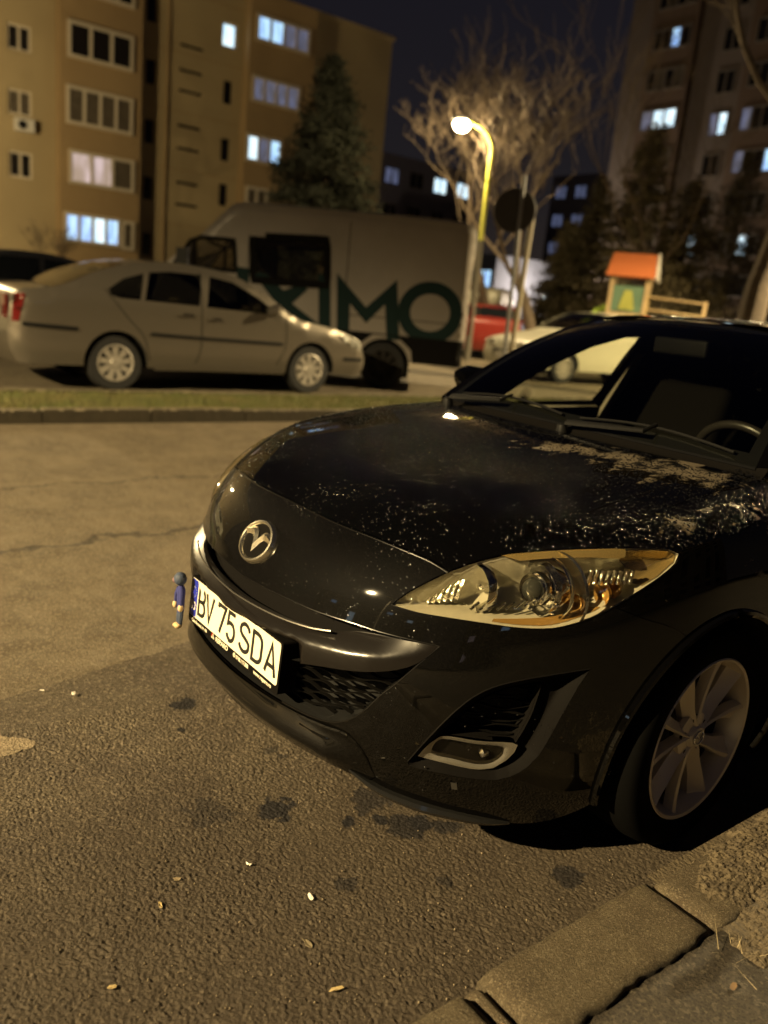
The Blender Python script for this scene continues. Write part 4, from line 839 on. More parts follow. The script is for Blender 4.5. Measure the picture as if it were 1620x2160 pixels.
# ---- paint
def paint(name, nose=False):
    m = mat(name, (.0055, .0055, .006), .35, .0, 1.0, .025, .5); n = m.node_tree; b = n.nodes['Principled BSDF']; L = n.links
    tc = n.nodes.new('ShaderNodeTexCoord'); no = n.nodes.new('ShaderNodeTexNoise'); no.inputs['Scale'].default_value = 420; no.inputs['Detail'].default_value = 2
    L.new(tc.outputs['Object'], no.inputs['Vector'])
    r = n.nodes.new('ShaderNodeValToRGB'); r.color_ramp.elements[0].position = .45; r.color_ramp.elements[1].position = .8; r.color_ramp.elements[0].color = (.0010, .00095, .0009, 1) if not nose else (.0012, .0011, .0010, 1); r.color_ramp.elements[1].color = (.0020, .0019, .0018, 1) if not nose else (.0060, .0054, .0046, 1)
    L.new(no.outputs['Fac'], r.inputs[0]); L.new(r.outputs[0], b.inputs['Base Color'])
    b.inputs['Metallic'].default_value = 0; b.inputs['Roughness'].default_value = .55; b.inputs['Specular IOR Level'].default_value = 0 if not nose else .03
    no2 = n.nodes.new('ShaderNodeTexNoise'); no2.inputs['Scale'].default_value = 14; no2.inputs['Detail'].default_value = 7; L.new(tc.outputs['Object'], no2.inputs['Vector'])
    r2 = n.nodes.new('ShaderNodeValToRGB'); r2.color_ramp.elements[0].position = .35; r2.color_ramp.elements[1].position = .75
    r2.color_ramp.elements[0].color = (.015, .015, .015, 1); r2.color_ramp.elements[1].color = (.06, .06, .06, 1) if nose else (.03, .03, .03, 1)
    L.new(no2.outputs['Fac'], r2.inputs[0]); L.new(r2.outputs[0], b.inputs['Coat Roughness'])
    return m
M['paint'] = paint('black_metallic_paint'); M['paint_nose'] = paint('black_metallic_paint_misted', True)
# the bonnet has a dried, milky film towards its near rear corner (soiling with a shape of its own)
def filmed():
    m = paint('black_bonnet_paint'); n = m.node_tree; b = n.nodes['Principled BSDF']; L = n.links; o = n.nodes['Material Output']
    tc = n.nodes.new('ShaderNodeTexCoord'); mp = n.nodes.new('ShaderNodeMapping'); mp.inputs['Rotation'].default_value = (0, 0, math.radians(10)); mp.inputs['Scale'].default_value = (1.0, .55, 1)
    no = n.nodes.new('ShaderNodeTexNoise'); no.inputs['Scale'].default_value = 17; no.inputs['Detail'].default_value = 7; no.inputs['Roughness'].default_value = .62; no.inputs['Distortion'].default_value = .5
    L.new(tc.outputs['Object'], mp.inputs[0]); L.new(mp.outputs[0], no.inputs[0])
    def dist(c, sc):
        s = n.nodes.new('ShaderNodeVectorMath'); s.operation = 'SUBTRACT'; L.new(tc.outputs['Object'], s.inputs[0]); s.inputs[1].default_value = c
        k = n.nodes.new('ShaderNodeVectorMath'); k.operation = 'MULTIPLY'; L.new(s.outputs[0], k.inputs[0]); k.inputs[1].default_value = sc
        l = n.nodes.new('ShaderNodeVectorMath'); l.operation = 'LENGTH'; L.new(k.outputs[0], l.inputs[0]); return l.outputs['Value']
    def M_(op, a, c):
        q = n.nodes.new('ShaderNodeMath'); q.operation = op
        for v, i in ((a, 0), (c, 1)):
            if isinstance(v, (int, float)): q.inputs[i].default_value = v
            else: L.new(v, q.inputs[i])
        return q.outputs[0]
    d = M_('MINIMUM', dist((.60, 1.12, .96), (5.2, 6.5, 0)), M_('MINIMUM', dist((.42, 1.03, .96), (5.5, 8, 0)), M_('MINIMUM', dist((.24, .98, .96), (7.5, 9, 0)), M_('ADD', dist((.765, .78, .9), (17, 6.5, 0)), .35))))
    f = M_('SUBTRACT', M_('ADD', M_('MULTIPLY', no.outputs['Fac'], 2.3), -.42), M_('MULTIPLY', d, .38))
    r = n.nodes.new('ShaderNodeValToRGB'); r.color_ramp.elements[0].position = .46; r.color_ramp.elements[1].position = .68; L.new(f, r.inputs[0])
    df = n.nodes.new('ShaderNodeBsdfPrincipled'); df.inputs['Base Color'].default_value = (.145, .12, .082, 1); df.inputs['Roughness'].default_value = .42; df.inputs['Specular IOR Level'].default_value = .6
    no3 = n.nodes.new('ShaderNodeTexNoise'); no3.inputs['Scale'].default_value = 90; no3.inputs['Detail'].default_value = 4; L.new(tc.outputs['Object'], no3.inputs[0])
    mx = n.nodes.new('ShaderNodeMixShader'); L.new(M_('MULTIPLY', r.outputs[0], M_('ADD', M_('MULTIPLY', no3.outputs['Fac'], 1.0), .32)), mx.inputs[0]); L.new(b.outputs[0], mx.inputs[1]); L.new(df.outputs[0], mx.inputs[2]); L.new(mx.outputs[0], o.inputs[0])
    return m
M['bonnet'] = filmed()
M['trim'] = mat('satin_bumper_bar', (.0060, .0048, .0042), .30, .08, .25, .10)
M['gloss_plastic'] = mat('gloss_black_plastic', (.012, .012, .012), .22, 0, .4, .08)
M['textured'] = mat('textured_black_plastic', (.0045, .004, .0037), .7, spec=.05, bump=(500, .3, .0006)); M['grille_plastic'] = mat('grille_plastic', (.004, .0037, .0034), .42, spec=.16)
# ---- feature lines in the car's own frame (metres)
SHUT = [(.0, .182, .794), (.199, .187, .792), (.344, .212, .789), (.427, .232, .784), (.50, .255, .776), (.546, .271, .763)]
HLT = [(.479, .167, .672), (.498, .195, .704), (.52, .228, .732), (.546, .271, .763), (.579, .326, .792), (.617, .382, .814), (.667, .455, .832), (.729, .554, .845), (.762, .612, .849), (.79, .671, .851), (.808, .722, .848), (.818, .75, .837)]
HLB = [(.818, .75, .837), (.823, .734, .818), (.821, .68, .789), (.813, .613, .758), (.80, .55, .727), (.784, .498, .701), (.766, .457, .687), (.747, .419, .676), (.705, .356, .671), (.649, .293, .672), (.587, .236, .671), (.534, .198, .669), (.479, .167, .672)]
SPLIT = [(.80, .55, .727), (.835, .632, .696), (.855, .711, .671), (.868, .784, .633)]
HSIDE = [(.729, .554, .845), (.729, .646, .886), (.725, .792, .917), (.718, 1.002, .944), (.705, 1.20, .961)]
HREAR = [(.705, 1.20, .961), (.60, 1.212, .975), (.51, 1.18, .979), (.335, 1.155, .982), (0, 1.15, .983)]
NOSE = [(0, .04, .598), (.152, .049, .604), (.246, .062, .606), (.308, .076, .606), (.367, .095, .608), (.414, .114, .609), (.477, .142, .608), (.536, .178, .608), (.597, .222, .607)]
BART = [(0, .022, .552), (.119, .028, .556), (.239, .044, .562), (.326, .068, .570), (.374, .087, .579), (.405, .106, .597)]
CREASE = [(0, .012, .512), (.148, .02, .518), (.23, .032, .524), (.283, .044, .529), (.36, .068, .537), (.43, .097, .544), (.504, .14, .557), (.552, .177, .576), (.597, .222, .607)]
OPTOP = [(0, .01, .455), (.15, .02, .458), (.279, .037, .471), (.369, .065, .492), (.466, .109, .512), (.538, .157, .537), (.573, .189, .563), (.597, .222, .607)]
OPSIDE = [(.597, .222, .607), (.571, .185, .556), (.545, .157, .51), (.512, .134, .464), (.488, .12, .424), (.464, .109, .394), (.431, .096, .367), (.39, .08, .350), (.346, .065, .344), (.243, .038, .342), (.133, .023, .341), (0, .02, .34)]
FOGO = [(.804, .501, .585), (.773, .433, .574), (.729, .353, .554), (.697, .305, .533), (.673, .273, .506), (.644, .241, .456), (.603, .208, .374), (.569, .192, .308), (.57, .197, .298), (.622, .245, .293), (.684, .316, .289), (.709, .349, .291), (.729, .373, .303), (.75, .401, .332), (.763, .418, .364), (.774, .432, .412), (.787, .452, .481), (.797, .476, .544)]
FOGM = [(.761, .404, .541), (.732, .353, .533), (.706, .315, .514), (.683, .284, .485), (.658, .256, .44), (.632, .234, .39), (.68, .288, .39), (.739, .371, .385), (.748, .382, .421), (.755, .39, .454), (.76, .397, .498)]
FOGT = [(.628, .231, .386), (.608, .216, .360), (.585, .204, .318), (.624, .24, .313), (.686, .312, .305), (.708, .338, .313), (.726, .360, .339), (.741, .374, .383), (.687, .297, .387)]
FOGL = [(.634, .237, .370), (.622, .231, .350), (.619, .231, .334), (.651, .265, .328), (.687, .308, .322), (.705, .328, .331), (.716, .340, .352), (.717, .340, .367), (.681, .291, .371)]
BOTT = [(0, .046, .232), (.149, .047, .240), (.255, .063, .243), (.338, .089, .240), (.417, .118, .236), (.468, .155, .212), (.516, .189, .196), (.569, .238, .180), (.623, .304, .166), (.672, .371, .154), (.716, .464, .142), (.76, .542, .160), (.803, .614, .202)]
AC, AR = (.945, .316), .357
def arc(a0, a1, n=24): return [(.86, AC[0]+AR*math.cos(a), AC[1]+AR*math.sin(a)) for a in np.linspace(a0, a1, n)]
def proj_side(L): return [tuple(from_uv(to_uv(np.array([p])))[0]) for p in L]
def cm(L, h=.02): return [tuple(p) for p in catmull(L, h=h)]
a_split = math.atan2(.633-AC[1], .784-AC[0]); a_bot = math.atan2(.202-AC[1], .614-AC[0])+2*math.pi
# arch points lie on the side surface x=W(y,z)
def side_x(y, z):
    lo, hi = 0.0, 1.0
    for _ in range(30):
        m = (lo+hi)/2
        if g(np.array([m, y, z])) < 0: lo = m
        else: hi = m
    return lo
ARCHF = [(side_x(p[1], p[2]), p[1], p[2]) for p in arc(a_split, a_bot)]
nosehalf = cm(SHUT)+cm(HLT[:4][::-1])[1:]                         # centre -> headlight inner tip
i_sp = 4
low = cm(HLB[i_sp:][::-1])                                         # inner tip -> split point along the underside of the lamp
half = nosehalf[:-1]+low[:-1]+cm(SPLIT)[:-1]+ARCHF[:-1]+cm(BOTT[::-1])
full = half[:-1]+[mirror([p])[0] for p in half[::-1][:-1]] if False else half+mirror(half[::-1])[1:-1]
mouth = cm(NOSE)[:-1]+cm(OPSIDE)
mouthf = mouth+mirror(mouth[::-1])[1:-1]
fogo = cm(FOGO[:8])[:-1]+cm(FOGO[7:])
hl = cm(HLT)[:-1]+cm(HLB)[:-1]
bumper = panel('bumper', [full, mouthf, fogo, mirror(fogo)], M['paint_nose'], .014, rim=.014)
# bonnet
hood = cm(SHUT)[:-1]+cm(HLT[3:8])[:-1]+cm(HSIDE)[:-1]+cm(HREAR)
panel('bonnet', [hood+mirror(hood[::-1])[1:-1]], M['bonnet'], .018, rim=.012)
# front wings
sill_y, z_s = 1.40, .20
ARCHR = [(side_x(p[1], p[2]), p[1], p[2]) for p in arc(a_split, -.35, 34)]
ptop = [(.705, 1.20, .961), (.712, 1.30, .966), (.735, 1.40, .962)]
rear = [(side_x(1.41, z), 1.41, z) for z in np.linspace(.93, .2, 14)]
fend = cm(HSIDE)[:-1]+cm(ptop)[:-1]+rear+[(side_x(1.3, .195), 1.30, .195)]+ARCHR[::-1][1:-1]+cm(SPLIT[::-1])[:-1]+[tuple(p) for p in cm(HLB[:i_sp+1])[::-1]][:-1]+cm(HLT[7:])[::-1][:-1]
for s in (0, 1): panel('front_wing', [fend if not s else mirror(fend)], M['bonnet'], .020, rim=.014)
# ---- the mouth: slot, bumper bar, lower grille
def dfun(uvpoly, depth, slope=1.2, base=0.0):
    def f(P, q): return base-np.minimum(dist_poly(q, uvpoly)*.8*slope, depth)
    return f
slot = cm(NOSE)[:7*1000]
slotp = cm(NOSE)+cm(CREASE[::-1])[1:]
slotf = slotp[:-0 or None]+mirror(slotp[::-1])[1:-1] if False else (cm(NOSE)+cm(BART+[(.414, .114, .609)])[::-1])
# dark recess between nose and bar
rec = cm(NOSE)[:-1]+cm(CREASE[::-1]); recf = rec+mirror(rec[::-1])[1:-1]
barp = cm(BART[:5]+[(.405, .108, .590), (.44, .127, .5955), (.497, .153, .601), (.55, .188, .605), (.597, .222, .607)])[:-1]+cm(OPTOP[::-1])
bart_uv = to_uv(np.array([tuple(p) for p in cm(BART)]+[(-p[0], p[1], p[2]) for p in cm(BART)]))
cr_pts = np.array([tuple(p) for p in cm(CREASE)]+[(-p[0], p[1], p[2]) for p in cm(CREASE)])
def bar_off(P, q):
    # forward at the crease line, falling back towards the slot edge and slightly towards the lower edge
    zc = np.interp(np.abs(P[:, 0]), [c[0] for c in CREASE], [c[2] for c in CREASE]); dz = P[:, 2]-zc
    fade = np.clip((.60-np.abs(P[:, 0]))/.12, 0, 1)
    cen = np.clip((.31-np.abs(P[:, 0]))/.03, 0, 1); drop = np.clip((-dz-.002)/.010, 0, 1)*.034*cen
    return fade*(.014-np.where(dz > 0, np.clip(dz, 0, .08)*.62, np.clip(-dz, 0, .2)*.12))-drop
panel('bumper_bar', [barp+mirror(barp[::-1])[1:-1]], M['trim'], .009, off=bar_off, rim=.03, gap=.001)
panel('upper_grille_recess', [recf], M['textured'], .02, off=-.05, rim=0, gap=-.01)
chr_ = MB()
bl = [tuple(p) for p in from_uv(to_uv(np.array(mirror(cm(BART[:5]))[::-1][:-1]+cm(BART[:5]))))]
chr_.tube([(p[0], p[1]-.008, p[2]+.001) for p in bl], .0028, 6); chr_.build('trim_strip', mat('dark_chrome_strip', (.35, .33, .30), .25, .9), CAR, True)
opn = cm(OPTOP)[:-1]+cm(OPSIDE); opf = opn+mirror(opn[::-1])[1:-1]
def uvring(L): return to_uv(np.array(L))
panel('lower_grille', [opf], M['dark'], .025, off=-.085, rim=0, gap=-.02)
grille = CAR.children[-1]
def ring_wall(name, L, d0, d1, m, parent=CAR, closed=True):         # wall going inwards from the opening's edge
    P = np.array(L); P = from_uv(to_uv(P)); Nn = normal(P); cen = P.mean(0); V = np.concatenate([P+Nn*d0, P+Nn*d1]); n_ = len(P)
    return meshobj(name, V, [(i, (i+1) % n_, n_+(i+1) % n_, n_+i) for i in range(n_ if closed else n_-1)], m, parent)
ring_wall('grille_surround', opf, -.004, -.09, M['gloss_plastic'])
def mesh_bars(poly, x0, x1, z0, z1, pitch, amp, wl, inset, m, parent, thick=.0015, side=1):
    py = np.array([(p[0], p[2]) for p in poly]); k = 0; z = z0
    while z < z1:
        xs = np.arange(x0, x1, .006); tri = np.abs(((xs/wl+(k % 2)*.5) % 1)*2-1)*2-1; zz = z+amp*np.clip(tri*1.7, -1, 1)+.012*np.maximum(0, np.abs(xs)-.25); ok = inside(np.stack([xs, zz], 1), py)
        i = 0
        while i < len(xs):
            if not ok[i]: i += 1; continue
            j = i
            while j < len(xs) and ok[j]: j += 1
            if j-i > 4:
                X, Z = xs[i:j], zz[i:j]; Y = surf_xz(X, Z); PP = np.stack([X, Y, Z], 1); PP = PP-normal(PP)*inset; X, Y, Z = PP.T; V = []; F = []
                for a in range(len(X)):
                    for (dy, dz) in ((-.002, -thick*.35), (-.002, thick*.35), (.009, thick), (.009, -thick)): V.append((side*X[a], Y[a]+dy, Z[a]+dz))
                for a in range(len(X)-1):
                    for c in range(4): F.append((a*4+c, a*4+(c+1) % 4, (a+1)*4+(c+1) % 4, (a+1)*4+c))
                F.append((0, 1, 2, 3)); F.append(tuple((len(X)-1)*4+c for c in (3, 2, 1, 0)))
                meshobj('grille_bar', V, F, m, parent, smooth=False)
            i = j
        z += pitch; k += 1
mesh_bars([p for p in opf], -.6, .6, .335, .60, .0175, .0050, .100, .036, M['grille_plastic'], grille)
# lower lip below the grille
LIPT = [(0, .02, .334), (.133, .023, .335), (.243, .038, .336), (.346, .065, .337), (.40, .084, .338), (.445, .10, .335), (.475, .13, .300), (.49, .165, .235)]
def lip_off(P, q):
    zr = np.interp(np.abs(P[:, 0]), [0, .2, .35, .49], [.292, .290, .286, .262]); dz = P[:, 2]-zr; f = np.clip((.49-np.abs(P[:, 0]))/.10, 0, 1)
    return .002+f*(.030-np.where(dz > 0, np.clip(dz/.046, 0, 1)**1.4*.022, np.clip(-dz/.055, 0, 1)**1.2*.024))
BL = [(0, .046, .226), (.149, .047, .233), (.255, .063, .236), (.338, .089, .233), (.417, .118, .230), (.468, .155, .212), (.49, .165, .235)]
lip = cm(LIPT)+cm(BL[::-1])[1:]; panel('front_lip', [lip+mirror(lip[::-1])[1:-1]], M['paint_nose'], .010, off=lip_off, rim=.014, gap=.0)
# lower splitter strips at the corners
for s in (1, -1):
    pts = []
    for (x, y, z) in cm([(.44, .125, .232), (.50, .175, .197), (.569, .238, .176), (.623, .304, .162), (.672, .371, .150), (.70, .43, .142)]):
        pts.append((x*1.004, y-.004, z))
    b = MB(); V = []; F = []
    for i, p in enumerate(pts):
        tp = math.sin(math.pi*min(1, (i+.5)/len(pts)))**.5
        for (o, dz) in ((-.02, .012), (.012*tp, .010), (.016*tp, .0), (.008*tp, -.012), (-.02, -.014)):
            dv = np.array([p[0]*.9, p[1]-.95, 0]); dv /= np.linalg.norm(dv); V.append((s*(p[0]+dv[0]*o), p[1]+dv[1]*o, p[2]+dz*tp+.004))
    for i in range(len(pts)-1):
        for k in range(4): F.append((i*5+k, i*5+k+1, (i+1)*5+k+1, (i+1)*5+k))
    b.add(V, F).build('splitter', M['gloss_plastic'], CAR, True)
def edge_bead(name, L, r, m, sym=True, out=.0):
    for sd in ((1, -1) if sym else (1,)):
        P = from_uv(to_uv(np.array(L))); Nn = normal(P); Q = P+Nn*out; MB().tube([(sd*p[0], p[1], p[2]) for p in Q], r, 6).build(name, m, CAR, True)
M['bead'] = mat('paint_edge', (.006, .0055, .005), .22, .0, 0, spec=.55)
edge_bead('panel_edge', cm([(p[0], p[1]-.004, p[2]-.0035) for p in SHUT]), .0014, M['bead'], out=-.0004)
edge_bead('panel_edge', cm(NOSE), .0018, M['bead'], out=-.0008)
edge_bead('panel_edge', cm(OPSIDE[:10]), .0022, M['bead'], out=-.0010)
edge_bead('panel_edge', cm(FOGO[:8]), .0020, M['bead'], out=-.0012)
edge_bead('panel_edge', [tuple(p) for p in cm(HLB[2:])], .0012, M['bead'], out=.0006)
# ---- fog lamp pockets
def fog(side):
    mm = (lambda L: L) if side > 0 else mirror
    o = mm(fogo); me_ = mm(cm(FOGM[:6])[:-1]+cm(FOGM[5:8])[:-1]+cm(FOGM[7:]+[FOGM[0]])[:-1]); tr = mm(cm([FOGT[-1]]+FOGT[:3])[:-1]+cm(FOGT[2:])[:-1]); le = mm([tuple(p) for p in catmull(FOGL, closed=True, h=.01)])
    ouv = to_uv(np.array(o))
    f = lambda P, q: -np.minimum(dist_poly(q, ouv)*.9, .030)
    p = panel('fog_surround', [o, me_], M['textured'], .008, off=f, rim=0, gap=-.001)
    ring_wall('pocket_wall', me_, -.020, -.09, M['textured'], p); panel('pocket_back', [me_], M['dark'], .02, off=-.085, rim=0, gap=-.01, parent=p)
    base = [q for q in (cm(FOGM[:6])[:-1]+cm(FOGM[5:8])[:-1]+cm(FOGM[7:]+[FOGM[0]])[:-1])]
    mesh_bars(base, .60, .80, .388, .56, .0175, .0046, .085, .045, M['grille_plastic'], p, side=side)
    t = panel('fog_lamp_trim', [tr, le], mat('fog_trim_silver', (.46, .44, .38), .27, .85) if 'fogtrim' not in M else M['fogtrim'], .006, off=lambda P, q: -.014-.004*np.clip(1-dist_poly(q, to_uv(np.array(le)))/.012, 0, 1), rim=.022, gap=0)
    bw = panel('fog_lamp', [le], M['lampchrome'], .007, off=lambda P, q: -.030-.35*np.minimum(dist_poly(q, to_uv(np.array(le))), .05), rim=0, gap=-.002)
    panel('fog_lamp_glass', [le], M['lensglass'], .010, off=-.018, rim=0, gap=-.001, parent=bw)
    c = np.mean(np.array(le), 0); MB().lathe([(0, -.012), (.012, -.008), (.014, .01), (.011, .02)], (c[0], c[1]+.045, c[2]), (0, 1, 0), 16).build('bulb_cap', M['chrome'], bw, True)
M['lampchrome'] = mat('lamp_reflector', (.62, .60, .52), .13, .95, bump=(85, .8, .004))
M['lensglass'] = glassmat('lamp_lens', (.93, .90, .80), .02, 1.5)
M['fogtrim'] = mat('fog_trim_silver', (.46, .44, .38), .27, .85)
_c = np.mean(np.array(FOGL), 0); FOGL = [tuple(_c+(np.array(p)-_c)*1.17) for p in FOGL]
for s in (1, -1): fog(s)
# ---- headlights
M['bezel'] = mat('lamp_bezel_satin', (.62, .60, .50), .32, .45, bump=(60, .15, .002)); M['amberglass'] = mat('amber_reflector', (.50, .30, .09), .2, .6, .8); M['bulb_glass'] = mat('projector_glass', (.03, .032, .03), .03, 0, 1, 0)
M['amberfoil'] = mat('amber_foil', (.66, .50, .22), .22, .8)
M['facet'] = mat('faceted_reflector', (.70, .68, .60), .10, 1, bump=(45, 1.0, .012))
def headlight(side):
    mm = (lambda L: L) if side > 0 else mirror; L = mm(hl); uv = to_uv(np.array(L))
    f = lambda P, q: -np.minimum(dist_poly(q, uv)*1.5+.006, .085)
    h = panel('headlight', [L], M['bezel'], .012, off=f, rim=0, gap=-.0015)
    panel('lens', [L], M['lensglass'], .014, off=lambda P, q: .0015+.0135*np.clip(dist_poly(q, uv)/.055, 0, 1)**.7, rim=.006, gap=.001, parent=h)
    sg = side
    def bowl(c, r, dep, ax, m, rings=(), nm='reflector'):
        b = MB(); pr = [(.012, dep), (r*.45, dep*.85), (r*.8, dep*.45), (r, 0), (r+.004, -.004), (r+.007, .004)]
        b.lathe(pr, c, ax, 40); o = b.build(nm, m, h, True); return o
    ax = Vector((sg*.10, 1, 0)).normalized()                        # pointing back into the car; the dishes open forwards
    c1 = Vector((sg*.664, .425, .738)); A1 = Vector((-sg*.02, 1, -.02))
    # projector with its rings
    pj = MB(); pj.lathe([(.028, .0), (.037, -.002), (.040, .006), (.034, .012), (.033, .05)], c1, A1, 40); pr = pj.build('projector_ring', M['chrome'], h, True)
    MB().lathe([(0, -.020), (.010, -.0185), (.019, -.014), (.026, -.005), (.028, .004), (.028, .03)], c1, A1, 36).build('projector_glass', M['bulb_glass'], pr, True)
    MB().lathe([(.040, .010), (.053, .004), (.060, -.004), (.064, -.006), (.066, .0), (.064, .05)], c1+Vector((0, .012, 0)), A1, 44).build('ring', M['chrome'], pr, True)
    MB().lathe([(.068, .022), (.076, .010), (.0785, .006), (.080, .010), (.079, .02)], c1+Vector((sg*.012, .018, .002)), A1, 56).build('ring', M['chrome'], pr, True)
    MB().lathe([(.090, .022), (.0955, .012), (.097, .010), (.0975, .02)], c1+Vector((sg*.022, .035, -.004)), A1, 56).build('ring', M['lampchrome'], pr, True)
    # inner (main beam) dish
    c2_ = Vector((sg*.572, .330, .724)); d = bowl(c2_, .052, .06, Vector((sg*.05, 1, -.05)), M['facet'])
    for k in range(9):
        a = math.radians(200+k*22); MB().lathe([(0, -.004), (.0035, -.003), (.0045, .002)], c1+Vector((sg*.073*math.cos(a), .004, .073*math.sin(a))), (0, 1, 0), 8).build('stud', M['chrome'], h, True)
    for k in range(11):
        x = .60+k*.0125; MB().tube([(sg*x, .300+k*.0155, .684+.0006*k*k), (sg*(x+.003), .322+k*.0155, .700+.0006*k*k)], .0035, 6).build('rib', M['facet'], h, True)
    MB().lathe([(.0, -.02), (.009, -.017), (.010, .03)], c2_+Vector((0, .035, 0)), (0, 1, 0), 14).build('bulb', M['chrome'], d, True)
    MB().lathe([(.052, .0), (.058, -.004), (.061, .002), (.060, .02)], c2_, Vector((sg*.05, 1, -.05)), 40).build('ring', M['chrome'], d, True)
    # folded facets toward the nose
    fm = MB(); rr = np.random.RandomState(3)
    for k in range(6):
        x = .500+k*.009; y = .245+k*.010; z = .692+.004*k; fm.add([(sg*x, y, z-.018), (sg*(x+.012), y+.004, z-.020), (sg*(x+.014), y+.016, z+.03), (sg*(x+.002), y+.012, z+.028)], [(0, 1, 2, 3)])
    fm.build('facet', M['facet'], h)
    # side lamp: vertical flutes, amber bowl under it
    fl = MB()
    for k in range(8):
        x, y = .742+k*.0068, .520+k*.0125; fl.tube([(sg*x, y, .764+.001*k), (sg*(x+.002), y+.004, .800+.0005*k)], .0062, 8)
    fl.build('flute', M['facet'], h, True)
    am = MB(); 
    for (px, py_, pz, r_) in ((.768, .555, .748, .030), (.778, .580, .762, .026), (.745, .50, .722, .022)): am.lathe([(0, .012), (r_*.5, .008), (r_*.9, -.002), (r_, -.01)], (sg*px, py_, pz), (sg*.3, 1, .0), 16)
    am.build('indicator', M['amberglass'], h, True)
    # amber outer end, lying just under the lens
    AMB = [(.765, .615, .846), (.79, .675, .848), (.808, .722, .845), (.8165, .745, .835), (.820, .732, .818), (.818, .68, .790), (.812, .635, .771), (.797, .603, .785), (.79, .61, .815), (.775, .60, .832)]
    panel('amber_reflector', [mm(AMB)], M['amberfoil'], .012, off=lambda P, q: -np.minimum(dist_poly(q, uv)*.9+.006, .03), rim=0, gap=0, parent=h)
    # pale brow along the top edge
    BR = [tuple(p) for p in cm([(.60, .372, .8085), (.64, .42, .822), (.667, .458, .829), (.725, .550, .842), (.762, .612, .845), (.775, .60, .832), (.73, .52, .826), (.68, .45, .815), (.64, .395, .803)])]
    panel('brow', [mm(BR)], M['amberfoil'], .010, off=lambda P, q: .004*np.clip(dist_poly(q, uv)/.02, 0, 1)-.003, rim=0, gap=0, parent=h)
    LO = [tuple(p) for p in cm([(.66, .312, .676), (.705, .362, .676), (.744, .42, .681), (.776, .488, .704), (.79, .53, .724), (.775, .505, .722), (.74, .435, .698), (.70, .37, .688), (.66, .318, .682)])]
    panel('amber_strip', [mm(LO)], M['amberglass'], .008, off=lambda P, q: -np.minimum(dist_poly(q, uv)*1.0+.008, .03), rim=0, gap=0, parent=h)
for s in (1, -1): headlight(s)

# ---- number plate
PT = Vector((0, .0163, .455)); TL = .062
PLM = Matrix.Translation(PT) @ Matrix.Rotation(-TL, 4, 'X')
def plate_pt(x, h, o=0): v = PLM @ Vector((x, -o, h)); return (v.x, v.y, v.z)
def rrect(x0, x1, z0, z1, r, n=5):
    o = []
    for cx, cz, a0 in ((x1-r, z1-r, 0), (x0+r, z1-r, 90), (x0+r, z0+r, 180), (x1-r, z0+r, 270)):
        for k in range(n+1): a = math.radians(a0+90*k/n); o.append((cx+r*math.cos(a), cz+r*math.sin(a)))
    return o
def slab(name, poly, o0, o1, m, parent):
    n = len(poly); V = [plate_pt(x, z, o1) for x, z in poly]+[plate_pt(x, z, o0) for x, z in poly]
    return meshobj(name, V, [tuple(range(n))]+[(i, (i+1) % n, n+(i+1) % n, n+i)[::-1] for i in range(n)], m, parent, smooth=False)
M['plate'] = mat('plate_white', (.80, .74, .56), .45); M['plate_black'] = mat('plate_black', (.01, .01, .01), .5); M['plate_blue'] = mat('plate_blue', (.012, .022, .32), .45); M['print_white'] = mat('print_white', (.75, .70, .55), .6); M['star'] = mat('star_pale', (.45, .50, .62), .6); M['print_red'] = mat('print_red', (.6, .04, .02), .6)
hold = slab('number_plate', rrect(-.267, .267, -.078, .061, .008), -.045, .004, M['textured'], CAR)
pl = slab('plate', rrect(-.260, .260, -.056, .056, .008), .0, .0055, M['plate'], hold)
slab('blue_band', rrect(-.2585, -.2165, -.0545, .0545, .007), .0, .0062, M['plate_blue'], hold)
def stroke(name, lines, w, o, m, parent, x0=0, z0=0, s=1, sx=1):
    b = MB()
    for L in lines:
        L = [np.array(p, float) for p in L]; q = []
        n = len(L); closed = np.linalg.norm(L[0]-L[-1]) < 1e-6
        for i in range(n):
            a = L[i-1] if i > 0 else (L[-2] if closed else None); c = L[i+1] if i < n-1 else (L[1] if closed else None)
            d1 = (L[i]-a) if a is not None else None; d2 = (c-L[i]) if c is not None else None
            ds = [d/np.linalg.norm(d) for d in (d1, d2) if d is not None]; t_ = sum(ds); t_ /= max(np.linalg.norm(t_), 1e-6); nn = np.array([-t_[1], t_[0]]); k = 1/max(.5, abs(np.dot(nn, np.array([-ds[0][1], ds[0][0]]))))
            q.append((L[i]+nn*w/2*k/1, L[i]-nn*w/2*k/1))
        V = []; 
        for (u, v) in q:
            for p in (u, v): V.append(plate_pt(x0+p[0]*s*sx, z0+p[1]*s, o))
        for (u, v) in q:
            for p in (u, v): V.append(plate_pt(x0+p[0]*s*sx, z0+p[1]*s, o-.0012))
        k = len(q); F = [(2*i, 2*i+1, 2*i+3, 2*i+2) for i in range(k-1)]+[(2*i, 2*i+2, 2*k+2*i+2, 2*k+2*i) for i in range(k-1)]+[(2*i+1, 2*k+2*i+1, 2*k+2*i+3, 2*i+3) for i in range(k-1)]
        b.add(V, F)
    return b.build(name, m, parent)
def arcp(cx, cz, rx, rz, a0, a1, n=10): return [(cx+rx*math.cos(math.radians(a)), cz+rz*math.sin(math.radians(a))) for a in np.linspace(a0, a1, n)]
